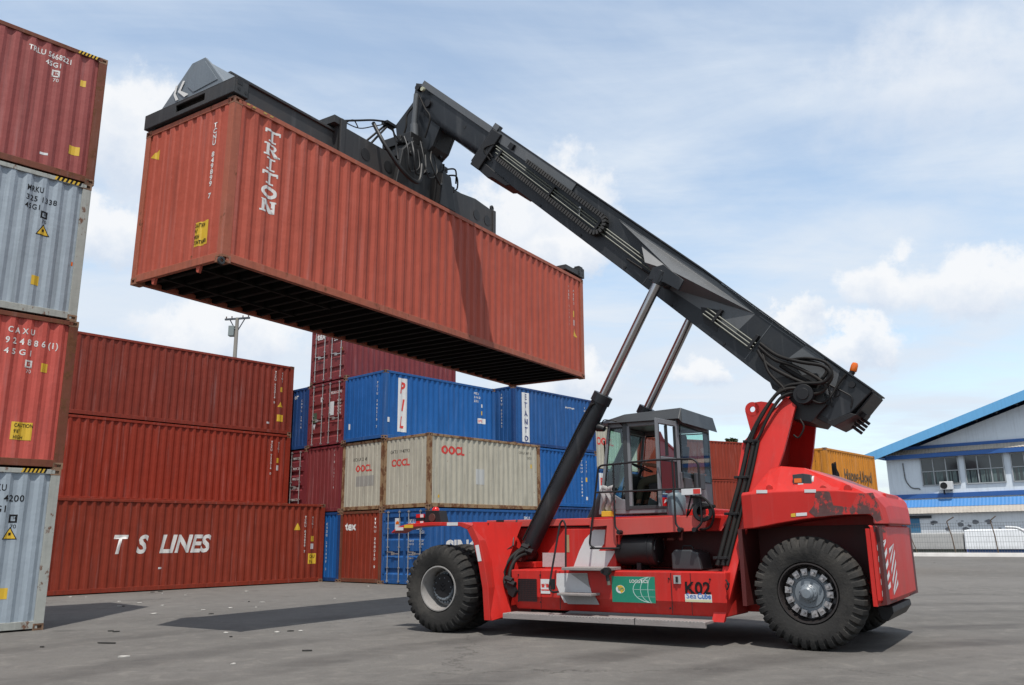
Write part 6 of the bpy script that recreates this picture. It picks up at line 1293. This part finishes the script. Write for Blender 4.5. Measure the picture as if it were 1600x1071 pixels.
# windows
GLD = base_mat('dark_window_glass', (.035, .045, .050), rough=.08, var=.2, nscale=.8, spec=.8)
CUR = base_mat('grey_green_curtain', (.12, .17, .17), rough=.6, var=.5, nscale=2.5)
FRM = base_mat('window_frame_grey', (.42, .45, .47), rough=.5)
def office_window(bl, br, blind):
    o = bp_('window', MB().box((FA - .02, bl, 5.22), (FA - .006, br, 7.22)), GLD)
    m = MB(); w_ = .07
    for (p, q, z0, z1) in ((bl, bl - w_, 5.16, 7.25), (br + w_, br, 5.16, 7.25), (bl, br, 5.14, 5.22), (bl, br, 7.2, 7.27), (bl, br, 6.20, 6.26)): m.box((FA - .10, p, z0), (FA - .02, q, z1))
    for k in (1, 2): b = bl + (br - bl) * k / 3; m.box((FA - .09, b + .035, 5.2), (FA - .02, b - .035, 7.22))
    bp_('frame', m, FRM, o)
    m = MB(); rg = random.Random(int(bl * 10))
    nn = 26
    for k in range(nn):
        b = bl - .1 + (br - bl + .2) * k / nn
        if blind or rg.random() < .62: m.box((FA - .035, b, 5.24), (FA - .022, b + (br - bl) / nn * rg.uniform(.5, .95), 6.18))
    bp_('curtain', m, CUR if not blind else WW, o)
office_window(19.45, 16.75, False); office_window(16.35, 13.70, False); office_window(13.25, 10.6, False); office_window(10.1, 7.4, False); office_window(6.9, 4.2, False)
m = MB(); m.box((FA - .5, 18.15, 4.78), (FA - .12, 17.25, 5.40)); ac = thing('air_conditioner', 'white air conditioner box below the first office window', 'air conditioner', GM)
part('casing', m, WHITE, ac, None, .03); m = MB(); m.lathe([(0, 0), (.23, 0), (.25, .02), (.25, -.0)], 24); m.xf(Matrix.Translation((FA - .505, 17.85, 5.09)) @ Matrix.Rotation(math.pi / 2, 4, 'Z')); part('fan', m, BLACK, ac)
m = MB(); m.box((FA - .42, 17.95, 4.46), (FA - .1, 17.90, 4.78)); m.box((FA - .42, 17.45, 4.70), (FA - .1, 17.40, 4.78)); part('bracket', m, BLACK, ac)
m = MB(); m.pipe([(FA - .05, 20.75, 7.0), (FA - .05, 20.7, 5.6), (FA - .05, 20.3, 5.0), (FA - .05, 19.75, 4.98), (FA - .05, 19.7, 4.88)], .045, 8, .4); m.pipe([(FA - .05, 17.2, 5.28), (FA - .05, 16.75, 5.25)], .03); bp_('conduit_pipe', m, base_mat('grey_conduit', (.17, .18, .19), rough=.6))
# lower awning: blue sheets above, beige sheets at the edge
def sheet(name, a0, z0, a1, z1, mat, step):
    m = MB(); n = int((22.0 + 14) / step)
    for i in range(n):
        b = 22.0 - step * i
        m.add([(a0, b, z0), (a1, b, z1), (a0, b - step * .5, z0 + .018), (a1, b - step * .5, z1 + .018), (a0, b - step, z0), (a1, b - step, z1)], [(0, 1, 3, 2), (2, 3, 5, 4)])
    return bp_(name, m, mat)
sheet('lower_awning', FA - .13, 4.10, FA - .50, 3.52, BSH, .25); sheet('lower_awning_edge', FA - .52, 3.50, FA - .85, 3.04, BEI, .25)
m = MB(); m.box((FA - .45, 22.2, 0), (FA - .01, -20, 3.45)); lw = bp_('lower_wall', m, WW)
m = MB(); m.box((FA - .50, 21.9, .1), (FA - .455, 19.9, 2.9)); bp_('door', m, base_mat('blue_door', (.05, .20, .36), rough=.5)); m = MB(); m.box((FA - .6, 21.0, 2.70), (FA - .46, 19.0, 2.9)); bp_('lintel', m, SOF)
m = MB(); rg = random.Random(4)
for i in range(46): b = 19.2 - rg.random() * 20; z = 1.75 + rg.random() * .7; s_ = rg.uniform(.05, .28); m.add([(FA - .456, b + s_ * math.cos(t) * rg.uniform(.6, 1.2), z + s_ * .7 * math.sin(t) * rg.uniform(.5, 1.2)) for t in (math.pi * 2 * k / 7 for k in range(7))], [tuple(range(7))])
bp_('paint_wear', m, base_mat('bare_plaster', (.20, .21, .23), rough=.9, var=.3))
m = MB()
for i in range(6): b = 17.5 - i * 3.1; m.box((FA - .462, b, .15), (FA - .456, b - rg.uniform(1.2, 2.6), .15 + rg.uniform(.3, .55)))
bp_('mural', m, base_mat('blue_mural', (.09, .13, .42), rough=.8, var=.5, nscale=2, dirt=.5, dirtcol=(.2, .3, .25)))
# concrete slabs / white sheets stacked behind the fence
for k, (b0_, b1_, h_, lb) in enumerate(((21.0, 15.9, 1.55, 'long grey sheeted stack behind the fence, next to the truck tail'), (15.8, 8.0, 1.75, 'white sheeted stack behind the fence, right of the grey-white one'))):
    m = MB(); m.loft([[(FA - 5.2, b, .45), (FA - 5.0, b, h_), (FA - 3.9, b, h_ + .05), (FA - 3.8, b, .45)] for b in (b0_, (b0_ + b1_) / 2, b1_)]); o = part('sheeted_stack', m, WW if k else base_mat('grey_sheet', (.42, .42, .41), rough=.7, var=.12, nscale=.8, streak=.3), None, None, .05); o.matrix_world = GM; tag(o, lb, 'stack')
    m = MB(); m.box((FA - 4.9, b0_ - .1, 0), (FA - 4.0, b1_ + .1, .44)); part('pallet', m, BD if k else base_mat('green_grey_base', (.16, .20, .16), rough=.8, var=.4), o)
# fence and kerb
fn = thing('fence', 'wire mesh fence with rusty posts bent at the top, in front of the office', 'fence', GM)
FAF = 63.0
m = MB(); rg = random.Random(9)
n = int((22 - 4) / .16)
for i in range(n): b = 22 - i * .16; m.box((FAF - .006, b - .006, .2), (FAF + .006, b + .006, 2.25))
for z in (.3, .62, .95, 1.3, 1.65, 2.0, 2.2): m.box((FAF - .012, 22, z), (FAF - .008, 4, z + .018))
part('wire_mesh', m, base_mat('fence_wire', (.22, .23, .24), rough=.6), fn)
PST = base_mat('rusty_post', (.14, .10, .07), rough=.8, var=.4, rust=.5)
for i, b in enumerate((21.6, 18.75, 15.95, 13.40, 10.8, 8.2)):
    m = MB(); lean = (.10, -.08, -.12, -.06)[i % 4]; m.pipe([(FAF - .06, b, .1), (FAF - .06, b - lean, 1.3), (FAF - .06, b + .10 - lean * 2, 2.35), (FAF - .06, b - .14, 2.62)], .036, 8, .1)
    if i == 1: m.pipe([(FAF - .1, b - .4, .1), (FAF - .06, b + .02, 1.5)], .03)
    part('fence_post', m, PST, fn, 50)
m = MB(); m.prism([(FAF - .35, 22.5, 0), (FAF - .30, 22.5, .26), (FAF + .15, 22.5, .26), (FAF + .15, 22.5, 0)], (0, -19.5, 0)); o = part('kerb', m, base_mat('whitewashed_kerb', (.85, .82, .78), rough=.8, var=.12, nscale=1.5, dirt=.3, dirtcol=(.35, .32, .29)), None, None, .02); o.matrix_world = GM; struct(o)
m = MB(); m.pipe([(FAF + 1.0, 13.0, 1.9), (FAF + 1.0, 12.2, 1.85), (FAF + 1.0, 11.2, .9), (FAF + 1.0, 10.9, .2)], .09, 10, .3); o = part('white_pipe', m, WHITE, None, 50); o.matrix_world = GM; tag(o, 'bent white pipe leaning behind the fence at the right edge', 'pipe')

# ---------------------------------------------------------------- utility pole far left, tree tops beyond the yard
PX, PYY, PZ = (-15.845, 46.000, 14.099)
tm = Matrix.Translation((PX, PYY, 0)); pole = thing('utility_pole', 'concrete utility pole with a crossarm and a grey transformer box, seen over the red stack', 'utility pole', tm)
m = MB(); m.cyl((0, 0, 0), (0, 0, PZ), .17, .10, 14); part('pole', m, base_mat('pole_concrete', (.30, .28, .25), rough=.8, var=.2), pole, 40)
m = MB(); m.box((-.78, -.05, PZ - .10), (.78, .05, PZ)); m.prism([(-.5, 0, PZ - .08), (-.44, 0, PZ - .08), (-.03, 0, PZ - .75), (-.1, 0, PZ - .75)], (0, .03, 0)); m.prism([(.5, 0, PZ - .08), (.44, 0, PZ - .08), (.03, 0, PZ - .75), (.1, 0, PZ - .75)], (0, .03, 0)); part('crossarm', m, base_mat('dark_iron', (.07, .08, .10), rough=.6), pole).rotation_euler = (0, 0, R(-12))
m = MB(); m.box((-.42, -.2, PZ - 1.1), (-.10, .15, PZ - .50)); m.box((-.2, -.1, PZ - .7), (.0, .1, PZ - .62)); part('transformer_box', m, base_mat('box_grey', (.24, .28, .28), rough=.5), pole, None, .02)
m = MB(); 
for x in (-.7, -.35, .35, .7): m.cyl((x, 0, PZ), (x, 0, PZ + .12), .035, n=8)
part('insulator', m, base_mat('insulator_brown', (.12, .06, .04), rough=.3), pole).rotation_euler = (0, 0, R(-12))

LEAF = base_mat('leaf_green', (.055, .085, .03), rough=.7, var=.5, nscale=6)
TRK = base_mat('bark', (.10, .075, .05), rough=.9)
def tree(label, x, y, h, r):
    t = thing('tree', label, 'tree', Matrix.Translation((x, y, 0)), 'trees beyond the container rows'); rg = random.Random(int(x * 7 + y))
    m = MB(); m.tube([(0, 0, 0), (.1, .05, h * .4), (0, .1, h * .9)], .16); 
    for k in range(6): a = rg.uniform(0, 6.28); m.tube([(0, 0, h * rg.uniform(.45, .7)), (math.cos(a) * r * .4, math.sin(a) * r * .4, h * .8), (math.cos(a) * r * .8, math.sin(a) * r * .8, h * rg.uniform(.88, .96))], .04, 6)
    part('trunk', m, TRK, t, 60)
    m = MB()
    for k in range(26):
        c = Vector((rg.gauss(0, r * .45), rg.gauss(0, r * .45), h - r * .5 + rg.gauss(0, r * .35)))
        for q in range(55):
            p = c + Vector((rg.gauss(0, r * .17), rg.gauss(0, r * .17), rg.gauss(0, r * .15))); a = Vector((rg.uniform(-1, 1), rg.uniform(-1, 1), rg.uniform(-.6, .6))).normalized() * .16; b = a.cross(Vector((rg.uniform(-1, 1), rg.uniform(-1, 1), rg.uniform(-1, 1)))).normalized() * .06
            m.add([p - a, p + b, p + a, p - b], [(0, 1, 2, 3)])
    part('crown', m, LEAF, t)
TX, TY, TZ = (17.573, 66.000, 9.190)
tree('green tree whose topmost twigs just clear the far red containers', TX, TY, TZ - .28, .40)

# ---------------------------------------------------------------- litter on the asphalt
PAP = base_mat('scrap_paper', (.46, .44, .41), rough=.8, var=.2, nscale=20)
DRK = base_mat('rubber_scrap', (.03, .028, .026), rough=.9)
LT = {'w':[(-12.37,24.84), (-12.89,24.93), (-9.72,22.28), (-8.70,21.30), (-7.14,19.79), (-10.78,26.28), (-7.90,18.90), (-6.68,20.26), (-4.95,14.85), (-3.59,11.15), (-5.35,11.93), (-9.65,25.22), (-8.36,26.78), (-4.94,28.91), (-6.45,22.01), (-4.84,23.14), (-3.71,15.02), (-4.07,14.86), (-6.11,20.37), (-9.74,21.25), (-10.49,22.84)],'k':[(-9.63,21.23), (-6.88,22.30), (-11.38,27.00), (-4.66,14.26), (-7.02,15.26), (-7.15,13.17), (-7.16,15.38), (-3.88,15.04), (-2.95,12.38), (-11.27,27.30), (22.54,45.89), (-6.58,18.73)],'big':(-6.34,13.56)}
rg = random.Random(21)
def scrap(nm, x, y, s, ln, mat, lab, cat, grp):
    m = MB(); n = 9; ring_ = []
    ao = rg.uniform(0, 3.14)
    top = [(math.cos(t) * s * ln * rg.uniform(.6, 1.1), math.sin(t) * s * rg.uniform(.5, 1.1), .012 + rg.uniform(0, s * .28)) for t in (2 * math.pi * k / n for k in range(n))]
    bot = [(p[0] * .96, p[1] * .96, .003) for p in top]; m.loft([bot, top], True, False); m.add(top + [(0, 0, .02 + s * .15)], [(k, (k + 1) % n, n) for k in range(n)])
    o = part(nm, m, mat); o.location = (x, y, 0.0); o.rotation_euler = (0, 0, rg.uniform(-.5, .5)); return tag(o, lab, cat, grp)
for (x, y) in LT['w']: scrap('paper_scrap', x, y, rg.uniform(.025, .06), rg.uniform(1.0, 1.8), PAP, 'small crumpled pale scrap lying on the asphalt', 'litter', 'pale scraps on the asphalt')
for (x, y) in LT['k']: scrap('rubber_scrap', x, y, rg.uniform(.015, .035), rg.uniform(1.5, 3.0), DRK, 'small dark scrap lying flat on the asphalt', 'litter', 'dark scraps on the asphalt')
x, y = LT['big']; o = scrap('rubber_strip', x, y, .035, 5.5, DRK, 'long dark rubber strip lying in the foreground left of centre', 'litter', None)
